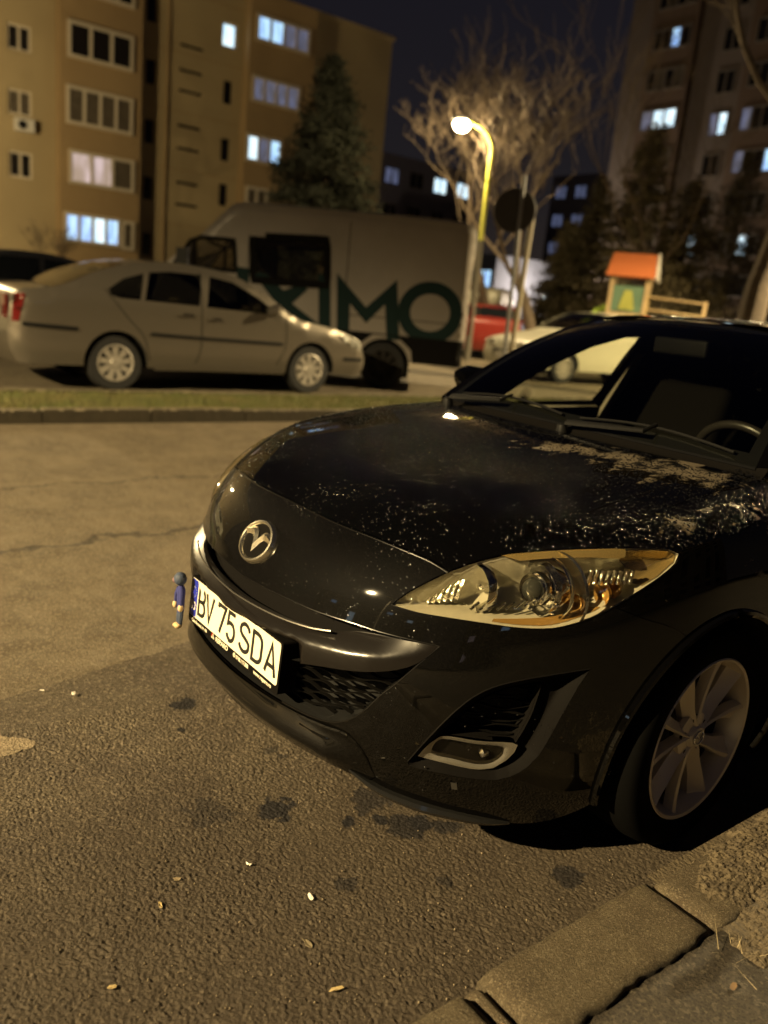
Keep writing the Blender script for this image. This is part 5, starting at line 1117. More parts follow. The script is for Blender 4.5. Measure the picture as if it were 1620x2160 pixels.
G_ = {                                                             # in a box 1 wide, 2 high (centre lines)
 'B': [[(0, 1.06), (0, 2), (.5, 2)]+arcp(.5, 1.53, .42, .47, 90, -90)+[(.06, 1.06), (.3, 1.055)]+arcp(.52, .53, .48, .53, 90, -90)+[(0, 0), (0, 1.1)]],
 'V': [[(0, 2.05), (.5, 0), (1, 2.05)]], '7': [[(0, 1.75), (0, 2), (1, 2), (.35, -.05)]],
 '5': [[(.95, 2), (.1, 2), (.05, 1.12), (.3, 1.25)]+arcp(.48, .6, .52, .66, 80, -100)+arcp(.45, .5, .45, .5, -100, -165, 4)],
 'S': [arcp(.5, 1.5, .46, .5, 10, 180)+[(.08, 1.3), (.25, 1.12), (.78, .88), (.97, .7)]+arcp(.5, .5, .48, .5, 0, -170)],
 'D': [[(0, 0), (0, 2), (.45, 2)]+arcp(.45, 1.45, .55, .55, 90, 0, 6)+arcp(.45, .55, .55, .55, 0, -90, 6)+[(-.0, 0)]],
 'A': [[(0, -.05), (.5, 2.05), (1, -.05)], [(.2, .55), (.8, .55)]]}
for ch, xa, xb in (('B', -.203, -.164), ('V', -.155, -.110), ('7', -.078, -.036), ('5', -.020, .022), ('S', .053, .106), ('D', .125, .172), ('A', .196, .246)):
    sc = .0385; stroke('character', G_[ch], .0105/1, .0068, M['plate_black'], hold, xa, -.0385, 1, 1) if False else stroke('character', [[(p[0]*(xb-xa), p[1]*.0375) for p in L] for L in G_[ch]], .0108, .0068, M['plate_black'], hold, xa, -.0375)
stroke('country_letters', [[(x*.0105, z*.011) for x, z in L] for L in [[(0, 0), (0, 2), (.6, 2), (.95, 1.75), (.95, 1.3), (.6, 1.05), (0, 1.05)], [(.45, 1.05), (1, 0)]]], .0036, .0072, M['print_white'], hold, -.2525, -.034)
stroke('country_letters', [[(x*.0105, z*.011) for x, z in arcp(.5, 1, .5, 1, 0, 360, 14)]], .0036, .0072, M['print_white'], hold, -.2345, -.034)
for k in range(12):
    a = 2*math.pi*k/12; cx, cz = -.2375+.0125*math.cos(a), .018+.0155*math.sin(a)
    slab('star', [(cx+(.0021 if i % 2 == 0 else .0009)*math.sin(i*math.pi/5), cz+(.0021 if i % 2 == 0 else .0009)*math.cos(i*math.pi/5)) for i in range(10)], .006, .0071, M['star'], hold)
def text(txt, x, z, size, m, parent, name='lettering', off=.0048, sx=1):
    cu = bpy.data.curves.new(name, 'FONT'); cu.body = txt; cu.size = size; cu.extrude = .0002; cu.offset = size*.02
    to = bpy.data.objects.new(name, cu); COL.objects.link(to); dg = bpy.context.evaluated_depsgraph_get(); me = bpy.data.meshes.new_from_object(to.evaluated_get(dg)); bpy.data.objects.remove(to)
    me.materials.clear(); me.materials.append(m)
    o = link(bpy.data.objects.new(name, me), parent)
    o.matrix_local = PLM @ Matrix.Translation((x, -off, z)) @ Matrix.Rotation(math.pi/2, 4, 'X') @ Matrix.Diagonal((sx, 1, 1, 1)); return o
text('Str. Calea Bucuresti, Nr. 446', -.256, -.0725, .0125, M['print_white'], hold, sx=.80)
text('REPARO', -.082, -.0735, .0185, M['print_white'], hold, sx=1.12); text('\u2706', .026, -.0725, .014, M['print_white'], hold)
text('0748.117.888', .043, -.0730, .0150, M['print_white'], hold, sx=.86); text('www.reparo.ro', .142, -.0725, .0155, M['print_white'], hold, sx=.96)
stroke('lettering', [[(-.006, 0), (0, .012), (.006, 0), (-.006, 0)], arcp(0, .004, .009, .004, 200, 340, 6)], .0022, .0052, M['print_white'], hold, -.0985, -.072)
stroke('lettering', [[(-.002, .0005), (0, .010), (.002, .0005)]], .0022, .0056, M['print_red'], hold, -.1035, -.068)
stroke('lettering', [arcp(0, 0, .005, .0055, 0, 360, 12), [(-.0015, -.002), (.002, .002)]], .0012, .0052, M['print_white'], hold, .0325, -.067)
# ---- emblem on the nose
en = Vector(normal(np.array([[0, .078, .69]]))[0]); eb = Vector((1, 0, 0)); eu = en.cross(eb).normalized(); eu = eu if eu.z > 0 else -eu
ec = Vector((0, .0775, .690))
def ep(a, b, o=0): return ec+eb*a+eu*b+en*o
dk = MB(); n_ = 36; V = [ep(.066*math.cos(2*math.pi*k/n_), .053*math.sin(2*math.pi*k/n_), .0035) for k in range(n_)]; emb = dk.add(V+[ep(.074*math.cos(2*math.pi*k/n_), .061*math.sin(2*math.pi*k/n_), -.01) for k in range(n_)], [tuple(range(n_))]+[(k, n_+k, n_+(k+1) % n_, (k+1) % n_) for k in range(n_)]).build('emblem', M['textured'], CAR)
M['emblem'] = mat('emblem_chrome', (.85, .80, .66), .27, 1, bump=(120, .25, .002))
rg = MB(); V = []; F = []; prof = [(.0, .003), (.0015, .0085), (.005, .0115), (.0095, .0105), (.0125, .005), (.0135, -.004)]
for k in range(64):
    a = 2*math.pi*k/64; thk = 1.0+.25*abs(math.cos(a))
    for (r, o) in prof: rx, rz = .0605+r*thk, .0480+r*1.0; V.append(ep(rx*math.cos(a), rz*math.sin(a), o))
m_ = len(prof)
for k in range(64):
    for i in range(m_-1): F.append((k*m_+i, k*m_+i+1, ((k+1) % 64)*m_+i+1, ((k+1) % 64)*m_+i))
rg.add(V, F).build('emblem_ring', M['emblem'], emb, True)
for s in (1, -1):
    top_ = [(0, .004), (.006, .016), (.015, .028), (.026, .034), (.040, .033), (.060, .0275)]; bo = [(0, -.033), (.009, -.017), (.018, -.001), (.029, .0095), (.043, .0105), (.0655, .0035)]
    V = []; F = []
    for (a, b), (c, d) in zip(top_, bo):
        V += [ep(s*a, b, .006), ep(s*(a*.55+c*.45), b*.55+d*.45, .0125), ep(s*c, d, .005)]
    for i in range(5): F += [(3*i, 3*i+1, 3*i+4, 3*i+3), (3*i+1, 3*i+2, 3*i+5, 3*i+4)]
    MB().add(V, F).build('emblem_wing', M['emblem'], emb, False)
def side_w(y, z):
    w = fw(z); t_ = np.clip((y-3.55)/.93, 0, 1); return w*(1-.42*t_**2.6)-.012*np.clip((z-.3)*2, 0, 1)*0
# ---- wheel
def front_wheel(side, y=AC[0], steer=.028):
    t = bpy.data.objects.new('wheel', None); COL.objects.link(t); t.parent = CAR; t.location = (side*.7675, y, .316); t.rotation_euler = (0, 0, steer if y < 2 else 0)
    b = MB(); b.lathe([(.222, .088), (.235, .097), (.262, .100), (.290, .097), (.304, .086), (.312, .066), (.316, .035), (.316, -.06), (.307, -.09), (.262, -.104), (.222, -.088)], (0, 0, 0), (side, 0, 0), 72); ty = b.build('tyre', M['tyre'], t, True)
    r = MB(); r.lathe([(.222, .086), (.2275, .0945), (.2245, .0975), (.2175, .0940), (.2135, .078), (.206, .055), (.200, -.08)], (0, 0, 0), (side, 0, 0), 72)
    rim = r.build('rim', M['alloy17'], t, True)
    A = Matrix.Rotation(math.pi/2 if side > 0 else -math.pi/2, 4, 'Z')
    sp = MB()
    def P3(ax, rr, an): return Vector((side*ax, rr*math.cos(an), rr*math.sin(an)))
    for k in range(5):
        a0 = math.radians(90+72*k+8)
        for h_ in (-1, 1):
            ac = lambda rr: a0+h_*math.radians(np.interp(rr, [.04, .09, .15, .215], [11, 15.0, 16.5, 19.0]))
            wl = lambda rr: np.interp(rr, [.04, .09, .15, .215], [.022, .021, .0285, .0430])
            V = []; F = []; R_ = [.032, .06, .09, .12, .15, .18, .2045, .2165]
            for rr in R_:
                a = ac(rr); w = wl(rr)/rr; d = np.interp(rr, [.03, .10, .19, .217], [.079, .076, .083, .088]); wi, wo = (.62, 1.35) if h_ > 0 else (.62, 1.35)
                inn, out_ = a-h_*w*.55, a+h_*w*.85
                V += [P3(d-.030, rr, inn), P3(d-.004, rr, inn+h_*w*.12), P3(d, rr, a-h_*w*.18), P3(d-.017, rr, a+h_*w*.35), P3(d-.026, rr, out_), P3(d-.045, rr, out_)]
            for i in range(len(R_)-1):
                for j in range(5): F.append((i*6+j, i*6+j+1, (i+1)*6+j+1, (i+1)*6+j))
            MB().add(V, F).build('spoke', M['alloy17'], rim, True)
    hb = MB(); hb.lathe([(.058, .040), (.066, .052), (.064, .066), (.052, .070), (.034, .071), (.031, .080), (.027, .084), (.0, .085)], (0, 0, 0), (side, 0, 0), 40); hb.build('hub', M['alloy17'], rim, True)
    nt_ = MB()
    for k in range(5):
        a = math.radians(90+72*k+8+36*0); c = P3(.066, .0515, a); nt_.lathe([(.0125, -.03), (.0128, .0065), (.0108, .0068), (.0100, -.012), (.0, -.012)], c, (side, 0, 0), 16)
        o = nt_.build('wheel_nut_hole', M['gloss_plastic'], rim, True); nt_ = MB()
    rg2 = MB(); rg2.tube([P3(.087, 1, 0)*0+Vector((side*.0865, .022*math.cos(a), .0185*math.sin(a))) for a in np.linspace(0, 6.2832, 26)], .0018, 6, caps=False); rg2.tube([Vector((side*.0875, yy, zz)) for yy, zz in ((-.019, .004), (-.009, .006), (0, -.006), (.009, .006), (.019, .004))], .0018, 6); rg2.build('cap_emblem', M['chrome'], rim, True)
    MB().lathe([(0, .0), (.135, .0), (.135, -.02)], (0, 0, 0), (side, 0, 0), 40).build('brake_disc', M['disc'], t, True)
    MB().lathe([(.20, .03), (.06, -.03), (0, -.03)], (0, 0, 0), (side, 0, 0), 30).build('wheel_back', M['dark'], t)
    return t
M['tyre'] = mat('tyre_sidewall', (.0028, .0028, .0028), .9, spec=.04, bump=(25, .25, .002)); M['alloy17'] = mat('alloy_silver', (.78, .72, .60), .38, .25, bump=(300, .05, .0004)); M['disc'] = mat('brake_disc', (.05, .045, .04), .45, .7)
for s in (1, -1):
    front_wheel(s); front_wheel(s, 3.585)
    V = []; n_ = 30; wl = MB()
    for ya in (AC[0], 3.585):
        V = []; wl = MB()
        for k in range(n_+1):
            a = math.pi*(-.12+1.24*k/n_)
            yy_, zz_ = ya+(AR+.006)*math.cos(a), AC[1]+(AR+.006)*math.sin(a); V += [(s*((side_x(yy_, zz_) if ya < 2 else float(side_w(yy_, zz_)))-.012), yy_, zz_), (s*.60, yy_, zz_)]
        wl.add(V, [(2*k, 2*k+1, 2*k+3, 2*k+2) for k in range(n_)]); wl.add([(s*.60, ya-.36, .17), (s*.60, ya+.36, .17), (s*.60, ya+.36, .70), (s*.60, ya-.36, .70)], [(0, 1, 2, 3)])
        wl.build('wheel_arch_liner', M['dark'], CAR)
# wing lip around the arch
for s in (1, -1):
    q = [(side_x(p[1], p[2])*s, p[1], p[2]) for p in arc(-.35, 2*math.pi-2.92+.0 if False else math.pi+.32, 60)]
    MB().tube([(p[0]+s*.003, p[1], p[2]) for p in q], .011, 8).build('arch_lip', M['paint'], CAR, True)
# ---- rest of the body: doors, rear, glasshouse
def grid_part(name, ya, yb, za, zb, m, s, hole=None):
    ysn = np.linspace(ya, yb, max(3, int((yb-ya)/.06))); zs = np.linspace(za, zb, 18); V = [(s*float(side_w(y, z)), y, z) for z in zs for y in ysn]; n_ = len(ysn)
    F = []
    for j in range(17):
        for i in range(n_-1):
            yc, zc = (ysn[i]+ysn[i+1])/2, (zs[j]+zs[j+1])/2
            if math.hypot(yc-3.585, zc-AC[1]) < AR: continue
            F.append((j*n_+i, j*n_+i+1, (j+1)*n_+i+1, (j+1)*n_+i))
    return meshobj(name, V, F, m, CAR)
for s in (1, -1):
    d = grid_part('front_door', 1.416, 2.42, .2, .955, M['paint'], s); MB().tube([(s*.885, 2.18, .80), (s*.90, 2.26, .80), (s*.885, 2.34, .80)], .014, 8).build('door_handle', M['paint'], d, True)
    d = grid_part('rear_door', 2.427, 3.30, .2, .955, M['paint'], s); MB().tube([(s*.885, 3.08, .82), (s*.90, 3.15, .82), (s*.885, 3.23, .82)], .014, 8).build('door_handle', M['paint'], d, True)
    grid_part('rear_wing', 3.307, 4.48, .2, .955, M['paint'], s)
b = MB(); V = [(u*.50, 4.48-.10*abs(u)**4+.02, z) for z in np.linspace(.2, .955, 8) for u in np.linspace(-1, 1, 13)]; b.add(V, [(j*13+i, j*13+i+1, (j+1)*13+i+1, (j+1)*13+i) for j in range(7) for i in range(12)]).build('rear_bumper', M['paint'], CAR, True)
MB().box((-.78, 1.45, .19), (.78, 4.4, .23)).build('floor', M['dark'], CAR)
MB().box((-.45, .32, .19), (.45, 1.5, .22)).build('undertray', M['dark'], CAR)
MB().box((-.62, .30, .3), (.62, .6, .58)).build('engine_bay', M['dark'], CAR); MB().box((-.55, .6, .3), (.55, 1.15, .75)).build('engine_bay', M['dark'], CAR)
# windscreen
def wsp(s, t_):
    B_ = np.array([.70*s, 1.235+.065*s*s, 1.0-.012*s*s]); T_ = np.array([.530*s, 1.895+.115*s*s, 1.385-.030*s*s]); k = 4*t_*(1-t_); return tuple(B_+(T_-B_)*t_+np.array([0, -.477, .879])*.050*k*(1+.0*s))
def wsgrid(s0, s1, t0, t1, ns, nt_, off=0): return [tuple(np.array(wsp(s0+(s1-s0)*i/(ns-1), t0+(t1-t0)*j/(nt_-1)))+np.array([0, -.477, .879])*off) for j in range(nt_) for i in range(ns)], [(j*ns+i, j*ns+i+1, (j+1)*ns+i+1, (j+1)*ns+i) for j in range(nt_-1) for i in range(ns-1)]
M['ws'] = glassmat('windscreen_glass', (.78, .80, .74), .015, 1.5); M['frit'] = mat('glass_border_black', (.008, .008, .008), .12, 0, .6)
v, f = wsgrid(-.955, .955, .0, .985, 25, 17); ws = meshobj('windscreen', v, f, M['ws'], CAR)
for (s0, s1, t0, t1) in ((-.955, .955, .925, .99), (-.955, .955, -.01, .06), (-.955, -.905, .06, .925), (.905, .955, .06, .925)):
    v, f = wsgrid(s0, s1, t0, t1, 15 if s1-s0 > .5 else 3, 12 if t1-t0 > .5 else 3, -.002); meshobj('glass_border', v, f, M['frit'], ws)
def sx_(z): return float(np.interp(z, [.90, .95, .99, 1.10, 1.20, 1.30, 1.352, 1.40], [.775, .757, .715, .672, .628, .575, .540, .51]))
# pillar curve (y,z) of the windscreen edge
pil = [wsp(1, t_) for t_ in np.linspace(0, 1, 14)]
roofline = [(2.01, 1.355), (2.4, 1.382), (2.8, 1.392), (3.2, 1.375), (3.6, 1.325)]
GL = [(p[1], p[2]) for p in pil]+[tuple(p) for p in catmull([(y, z) for y, z in roofline], h=.06)][1:]+[(3.95, 1.13), (4.1, .99), (4.12, .945), (3.2, .945), (2.3, .94), (1.35, .93)]
SW = [[(1.62, .985), (1.74, .962), (2.28, .975), (2.36, 1.297), (2.24, 1.290), (2.05, 1.235), (1.86, 1.145), (1.72, 1.06)], [(2.40, .98), (2.47, 1.305), (2.85, 1.315), (3.2, 1.28), (3.32, 1.0)], [(3.38, 1.01), (3.28, 1.265), (3.5, 1.22), (3.72, 1.05)]]
def xw(p): return sx_(p[1])*(1-.10*max(0, (p[0]-2.6)/1.5)**2)
gl_loops = [dedupe(resample(np.array(GL), .05), .004)]+[resample(np.array(w, float), .05) for w in SW]
vo, F, _, _ = triangulate(gl_loops, .05)
for s in (1, -1):
    def curve_x(p):
        x = xw(p)
        # towards the pillar edge the panel follows the windscreen's edge
        return s*x
    V = [(curve_x(p), p[0], p[1]) for p in vo]; sf = meshobj('window_frame', V, [tuple(f)[::s] for f in F], M['paint'], CAR)
    meshobj('pillar_trim', [(v[0]-s*.02, v[1], v[2]) for v in V], [tuple(f)[::-s] for f in F], M['interior'], sf)
    for i, w in enumerate(SW):
        v2, F2, _, _ = triangulate([resample(np.array(w, float), .06)], .1); meshobj('side_window', [(s*(xw(p)-.004), p[0], p[1]) for p in v2], [tuple(f) for f in F2], M['ws'] if i == 0 else M['tint'] if 'tint' in M else M['dark_glass'], sf)
    # painted front pillar
    V = []; F3 = []
    for i, t_ in enumerate(np.linspace(0, 1, 16)):
        a = Vector(wsp(s*.955, t_)); e_ = Vector(wsp(s*1.0, t_)); c = Vector((s*(xw((e_.y+.03, e_.z))+.002), e_.y+.035, e_.z-.012)); mid = (a+c)/2+Vector((s*.012, -.008, .012)); V += [a, mid, e_*0+Vector((s*(abs(e_.x)+.004), e_.y+.01, e_.z)), c]
    for i in range(15):
        for k in range(3): F3.append((i*4+k, i*4+k+1, (i+1)*4+k+1, (i+1)*4+k))
    MB().add(V, F3).build('front_pillar', M['paint'], CAR, True)
# roof
ry = [2.005, 2.2, 2.5, 2.8, 3.1, 3.4, 3.62]; V = []; F = []
for j in range(14):
    q = j/13
    for i in range(17):
        u = i/16*2-1; y0_ = wsp(u, 1)[1]; y = y0_+(3.62-y0_)*q; ze = float(np.interp(y, [1.89, 2.01, 2.4, 2.8, 3.2, 3.62], [1.353, 1.355, 1.382, 1.392, 1.375, 1.322])); zc = float(np.interp(y, [1.89, 2.1, 2.4, 2.8, 3.2, 3.62], [1.385, 1.400, 1.412, 1.415, 1.402, 1.352]))
        x = u*(.530*(1-.10*max(0, (y-2.6)/1.5)**2)+.006); z = zc+(ze-zc)*abs(u)**5; V.append((x, y, z+.001))
for j in range(13):
    for i in range(16): F.append((j*17+i, j*17+i+1, (j+1)*17+i+1, (j+1)*17+i))
roof = meshobj('roof', V, F, M['bonnet'], CAR)
meshobj('headliner', [(v[0]*.97, v[1], v[2]-.03) for v in V], F, M['interior'], CAR)
V = [(u*(.50+(.62-.50)*t_), 3.62+.50*t_, 1.352-.37*t_-.02*abs(u)**3) for t_ in np.linspace(0, 1, 8) for u in np.linspace(-1, 1, 11)]; meshobj('rear_window', V, [(j*11+i, j*11+i+1, (j+1)*11+i+1, (j+1)*11+i) for j in range(7) for i in range(10)], M['dark_glass'], CAR)
V = [(u*.62, 4.12+.36*t_, .982-.03*t_) for t_ in (0, .5, 1) for u in np.linspace(-1, 1, 7)]; meshobj('tailgate', V, [(j*7+i, j*7+i+1, (j+1)*7+i+1, (j+1)*7+i) for j in range(2) for i in range(6)], M['paint'], CAR)
# cowl and wipers
V = []; F = []; us = np.linspace(-1, 1, 41)
hr = lambda x: float(np.interp(abs(x), [0, .335, .51, .60, .705, .75], [1.152, 1.157, 1.182, 1.214, 1.205, 1.20]))
for u in us:
    x = .70*u; b0 = np.array(wsp(u, .01)); y1 = hr(x)+.004; z1 = float(surf_xy(x, min(y1, 1.2)))-.012
    V += [(x, y1-.02, z1-.02), (x, y1+.012, z1-.020), (x, (y1+b0[1])/2+.01, (z1+b0[2])/2-.022), (x, b0[1]-.004, b0[2]-.012), (x, b0[1]+.004, b0[2]+.001)]
for i in range(40):
    for k in range(4): F.append((i*5+k, (i+1)*5+k, (i+1)*5+k+1, i*5+k+1))
meshobj('cowl', V, F, M['textured'], CAR)
def wiper(x0, x1, px, t0=.03):
    def wpt(x, t_, o): p = np.array(wsp(x/.70, t_))+np.array([0, -.477, .879])*o; return tuple(p)
    n_ = 20; P = [wpt(x0+(x1-x0)*i/(n_-1), t0+.035*math.sin(math.pi*i/(n_-1)), .012) for i in range(n_)]; b = MB(); b.tube(P, .0065, 6, flat=.7); w = b.build('wiper', M['plastic'], CAR, True)
    b = MB(); b.tube([(px, 1.195, .985), (px+.02*(x1-x0), 1.205, 1.01), (px+(x1+x0-2*px)*.5, 1.222, 1.034), ((x0+x1)/2, P[n_//2][1], P[n_//2][2]+.010)], [.011, .012, .009, .006], 8, flat=.8); b.build('wiper_arm', M['plastic'], w, True)
    MB().lathe([(0, .022), (.014, .018), (.020, .0), (.021, -.02)], (px, 1.195, .985), (0, -.2, 1), 18).build('wiper_pivot', M['plastic'], w, True)
wiper(.06, .60, .03); wiper(-.58, -.02, -.56)
# folded mirrors
for s in (1, -1):
    b = MB(); V = []
    b.lathe([(0, -.12), (.055, -.11), (.085, -.04), (.085, .05), (.055, .10), (0, .11)], (s*.835, 1.60, 1.035), (s*.10, 1, -.05), 16, sx=.55); b.build('mirror', M['paint'], CAR, True)
# ---- interior
V = []; F = []
for i in range(21):
    u = i/20*2-1
    for (y, z, w) in ((1.26, .965, .67), (1.45, .972, .69), (1.66, .955, .69), (1.70, .90, .69), (1.64, .70, .69), (1.5, .45, .69)): V.append((u*w, y+.0*u, z+.018*math.exp(-((u-.5)/.25)**2)*(y > 1.5)))
for i in range(20):
    for k in range(5): F.append((i*6+k, (i+1)*6+k, (i+1)*6+k+1, i*6+k+1))
meshobj('dashboard', V, F, M['textured'], CAR)
sw_c = Vector((.355, 1.80, .885)); sax = Vector((0, .90, .43)).normalized(); b = MB(); B1 = Vector((1, 0, 0)); B2 = sax.cross(B1).normalized(); B2 = B2 if B2.z > 0 else -B2
b.tube([sw_c+(B1*math.cos(a)+B2*math.sin(a))*.183 for a in np.linspace(0, 2*math.pi, 44)], .0155, 10, caps=False); stw = b.build('steering_wheel', mat('steering_leather', (.02, .018, .016), .32), CAR, True)
b = MB(); b.lathe([(0, -.03), (.055, -.025), (.07, .0), (.06, .04), (.0, .05)], sw_c+sax*-.02, -sax, 20); b.build('horn_pad', M['plastic'], stw, True)
b = MB()
for a in (0.15, math.pi-.15, -math.pi/2): b.tube([sw_c, sw_c+(B1*math.cos(a)+B2*math.sin(a))*.175], .016, 6, flat=.4)
b.build('wheel_spokes', M['steel_grey'], stw, True)
M['seat'] = mat('seat_cloth', (.006, .0055, .005), .95, spec=.02)
def rbox(b, c, sz, tilt=0, r=.05):
    bm = bmesh.new(); bmesh.ops.create_cube(bm, size=1); bmesh.ops.scale(bm, vec=sz, verts=bm.verts); bmesh.ops.bevel(bm, geom=bm.edges[:], offset=r, segments=3, affect='EDGES', profile=.6)
    bmesh.ops.rotate(bm, cent=(0, 0, 0), matrix=Matrix.Rotation(tilt, 3, 'X'), verts=bm.verts); bm.verts.index_update(); b.add([v.co+Vector(c) for v in bm.verts], [tuple(v.index for v in f.verts) for f in bm.faces]); bm.free()
for x in (.36, -.36):
    b = MB(); rbox(b, (x, 2.12, .55), (.50, .52, .16)); rbox(b, (x, 2.42, .82), (.48, .14, .60), -.30); st = b.build('seat', M['seat'], CAR, True); b = MB(); rbox(b, (x, 2.545, 1.17), (.26, .10, .17), -.15, .04); b.build('headrest', M['seat'], st, True)
b = MB(); rbox(b, (0, 3.05, .55), (1.2, .5, .16)); rbox(b, (0, 3.38, .82), (1.2, .14, .52), -.35); st = b.build('rear_seat', M['seat'], CAR, True)
b = MB(); rbox(b, (.0, 1.84, 1.285), (.23, .03, .065), 0, .012); b.build('rear_view_mirror', mat('mirror_housing', (.005, .005, .005), .5, spec=.1), CAR, True)
tr = mat('pillar_trim_beige', (.34, .30, .23), .6)
for s in (1, -1):
    V = [(s*.700, 2.30, .88), (s*.700, 2.36, .88), (s*.585, 2.47, 1.26), (s*.585, 2.41, 1.26), (s*.72, 2.30, .88), (s*.72, 2.36, .88), (s*.60, 2.47, 1.26), (s*.60, 2.41, 1.26)]
    MB().add(V, [(0, 1, 2, 3), (4, 7, 6, 5), (0, 3, 7, 4), (1, 5, 6, 2)]).build('seat_belt_pillar', tr, CAR)
    MB().add([(s*.735, 1.66, .955), (s*.735, 2.30, .965), (s*.70, 2.30, .950), (s*.70, 1.66, .940)], [(0, 1, 2, 3)]).build('door_sill_reflection', tr, CAR)  # pale strip painted in for the reflection along the door top
    MB().box((min(s*.70, s*.73), 1.5, .4), (max(s*.70, s*.73), 3.3, .94)).build('door_lining', M['interior'], CAR)
# washer nozzle / towing cover under the fog lamp
c = np.array([.648, .282, .262]); TW = [tuple(p) for p in from_uv(to_uv(np.array([(.640, .27, .271), (.650, .28, .271), (.651, .285, .250), (.641, .275, .250)])))]; panel('towing_cover', [TW], mat('towing_cover', (.035, .032, .028), .5), .004, off=.002, rim=.004, gap=0)
# ---- number plate doll
DC = plate_pt(-.272, 0, .012)
DL = empty('doll', SO+Matrix.Rotation(-YAW, 3, 'Z') @ Vector((-.258, -.022, .382)), -YAW, 'small blue cloth doll hanging at the left end of the number plate', 'doll')
M['doll_blue'] = mat('doll_blue_cloth', (.03, .035, .16), .85, bump=(200, .6, .002)); M['doll_grey'] = mat('doll_grey_cap', (.045, .06, .10), .6, bump=(150, .8, .003)); M['doll_skin'] = mat('doll_pale', (.62, .45, .24), .7)
DL.scale = (.78, .78, .86)
b = MB()
def ball(b, c, r, sx=1, sy=1, sz=1, n=12):
    V = []; F = []
    for j in range(n+1):
        for i in range(n): th_, ph = math.pi*j/n, 2*math.pi*i/n; V.append((c[0]+r*sx*math.sin(th_)*math.cos(ph), c[1]+r*sy*math.sin(th_)*math.sin(ph), c[2]+r*sz*math.cos(th_)))
    for j in range(n):
        for i in range(n): F.append((j*n+i, (j+1)*n+i, (j+1)*n+(i+1) % n, j*n+(i+1) % n))
    b.add(V, F)
b.tube([(0, 0, .125), (0, 0, .11), (.0, 0, .07), (.002, 0, .03)], [.010, .016, .015, .012], 12); b.build('body', M['doll_blue'], DL, True)
b = MB(); ball(b, (-.004, -.003, .148), .0245, 1, 1, .95); b.build('head', M['doll_grey'], DL, True)
b = MB(); ball(b, (-.018, -.016, .142), .011); b.build('face', mat('doll_face', (.22, .12, .12), .7), DL, True)
for s, o in ((-1, 0), (1, .01)):
    b = MB(); b.tube([(s*.012, -.004, .115), (s*.022, -.008, .09), (s*.024, -.010, .062)], [.008, .0085, .007], 8); arm = b.build('arm', M['doll_blue'], DL, True); b = MB(); ball(b, (s*.024, -.011, .052), .0105, 1, 1, 1.3); b.build('hand', M['doll_skin'], arm, True)
    b = MB(); b.tube([(s*.006, 0, .035), (s*.009, -.002, .012), (s*.008, -.004, -.012)], [.010, .010, .008], 8); leg = b.build('leg', M['doll_grey'], DL, True); b = MB(); ball(b, (s*.008, -.010, -.018), .011, .9, 1.4, .8); b.build('foot', M['doll_skin'], leg, True)

# ---- water drops standing on the bodywork
def noise2(x, y, s):
    import mathutils.noise as mn
    return np.array([mn.noise(Vector((a*s, b*s, 3.1))) for a, b in zip(x, y)])
M['water'] = mat('water_drops', (.006, .006, .006), .14, .0, 0, .12, 1.0, ior=1.7)
def drops(name, P, Nn, R, squash=.5):
    k = len(P); a = np.cross(Nn, [0.3, .2, 1]); a /= np.linalg.norm(a, axis=1, keepdims=True); b_ = np.cross(Nn, a); ring = []; tmpl = []
    for (r, h) in ((1, 0), (.86, .5), (.5, .86)):
        for i in range(7): w = 2*math.pi*i/7; tmpl.append((r*math.cos(w), r*math.sin(w), h))
    tmpl.append((0, 0, 1)); tmpl = np.array(tmpl); F = []
    for l in range(2):
        for i in range(7): F.append((l*7+i, l*7+(i+1) % 7, (l+1)*7+(i+1) % 7)); F.append((l*7+i, (l+1)*7+(i+1) % 7, (l+1)*7+i))
    for i in range(7): F.append((14+i, 14+(i+1) % 7, 21))
    F = np.array(F); el = rng.uniform(.8, 1.5, (k, 1, 1))
    V = P[:, None, :]+(a[:, None, :]*tmpl[None, :, 0:1]*el+b_[:, None, :]*tmpl[None, :, 1:2])*R[:, None, None]+Nn[:, None, :]*tmpl[None, :, 2:3]*R[:, None, None]*squash
    nv = len(tmpl); FF = (F[None]+np.arange(k)[:, None, None]*nv).reshape(-1, 3); me = bpy.data.meshes.new(name)
    me.vertices.add(k*nv); me.vertices.foreach_set('co', V.reshape(-1)); me.loops.add(len(FF)*3); me.loops.foreach_set('vertex_index', FF.reshape(-1)); me.polygons.add(len(FF)); me.polygons.foreach_set('loop_start', np.arange(len(FF))*3); me.update(calc_edges=True)
    me.polygons.foreach_set('use_smooth', [True]*len(FF)); me.materials.append(M['water']); o = link(bpy.data.objects.new(name, me), CAR); return tag(o, kind='stuff')
n0 = 90000; x = rng.uniform(-.86, .86, n0); y = rng.uniform(.16, 1.40, n0)
nz = noise2(x, y, 3.5)+.5*noise2(x, y, 9.0); dens = .10+.75*np.clip((y-.25)/.9, 0, 1)**1.6+.55*nz+.30*(np.abs(x) > .74)
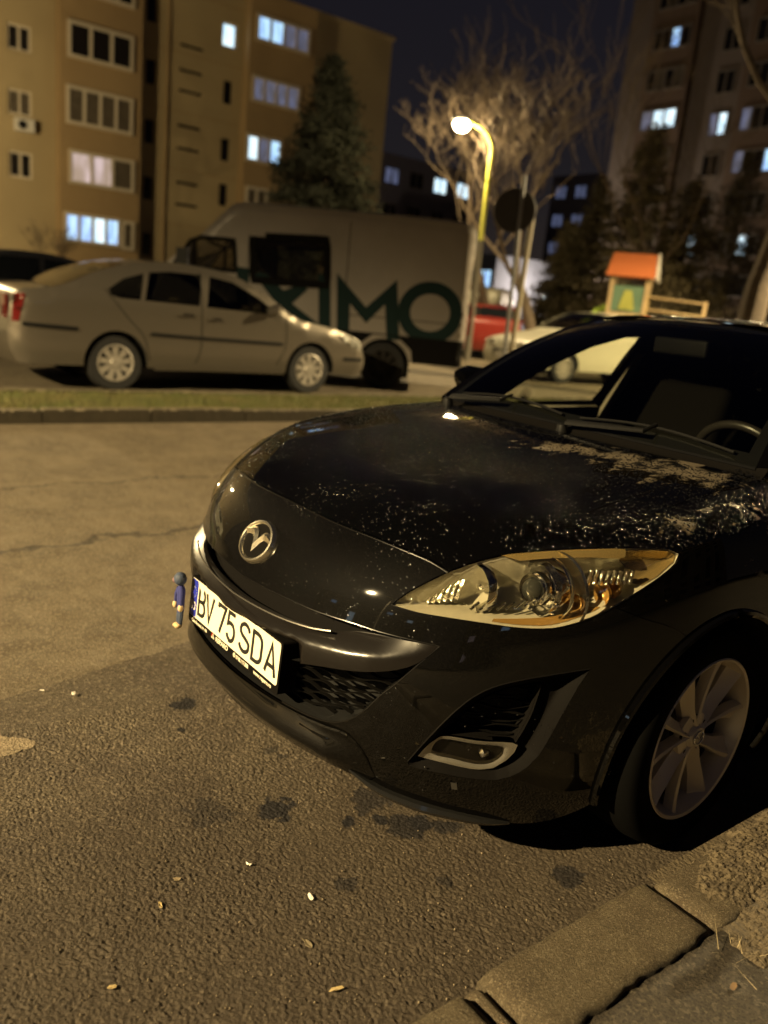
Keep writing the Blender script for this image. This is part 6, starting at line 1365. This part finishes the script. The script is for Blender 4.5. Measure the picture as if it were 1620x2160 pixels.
keep = rng.rand(n0) < np.clip(dens, .03, 1)*.45; x, y = x[keep], y[keep]; z = surf_xy(x, y); ok = (z > .70) & (z < 1.1) & ((y < 1.15) | (np.abs(x) > .62)); P = np.stack([x, y, z], 1)[ok]; Nn = normal(P); ok = Nn[:, 2] > .45; P, Nn = P[ok], Nn[ok]
# none over the headlamps
hq = to_uv(np.array(hl)); q = to_uv(P*np.array([1, 1, 1])); q2 = to_uv(P*np.array([-1, 1, 1])); ok = ~(inside(q, hq) | inside(q2, hq)); P, Nn = P[ok], Nn[ok]
drops('water_drops', P, Nn, rng.gamma(4.0, .00036, len(P))+.0006)
x = rng.uniform(-.55, .6, 1500); z = rng.uniform(.60, .80, 1500); y = surf_xz(x, z); P = np.stack([x, y, z], 1); kp = rng.rand(1500) < .5; P = P[kp]; q = to_uv(P); ok = ~(inside(q, hq) | inside(to_uv(P*np.array([-1, 1, 1])), hq)); P = P[ok]; drops('water_drops', P, normal(P), rng.gamma(3, .0003, len(P))+.0004, .45)
x = rng.uniform(-.85, .85, 260); z = rng.uniform(.2, .34, 260); z[:100] = rng.uniform(.3, .5, 100); x[:100] = rng.uniform(.5, .86, 100); y = surf_xz(x, z); P = np.stack([x, y, z], 1); drops('water_drops', P, normal(P), rng.gamma(3, .0003, len(P))+.0004, .45)
# roof and windscreen drops
u = rng.uniform(-.5, .5, 2600); y = rng.uniform(2.0, 3.3, 2600); zc = np.interp(y, [1.89, 2.1, 2.4, 2.8, 3.2, 3.62], [1.385, 1.400, 1.412, 1.415, 1.402, 1.352]); ze = np.interp(y, [1.89, 2.01, 2.4, 2.8, 3.2, 3.62], [1.353, 1.355, 1.382, 1.392, 1.375, 1.322]); zz = zc+(ze-zc)*np.abs(u/.53)**5+.001
P = np.stack([u, y, zz], 1); Nn = np.tile(np.array([[0, -.05, 1.]]), (len(P), 1)); Nn[:, 0] = 2*(u/.53)**5; Nn /= np.linalg.norm(Nn, axis=1, keepdims=True); drops('water_drops', P, Nn, rng.gamma(4, .0005, len(P))+.0008)
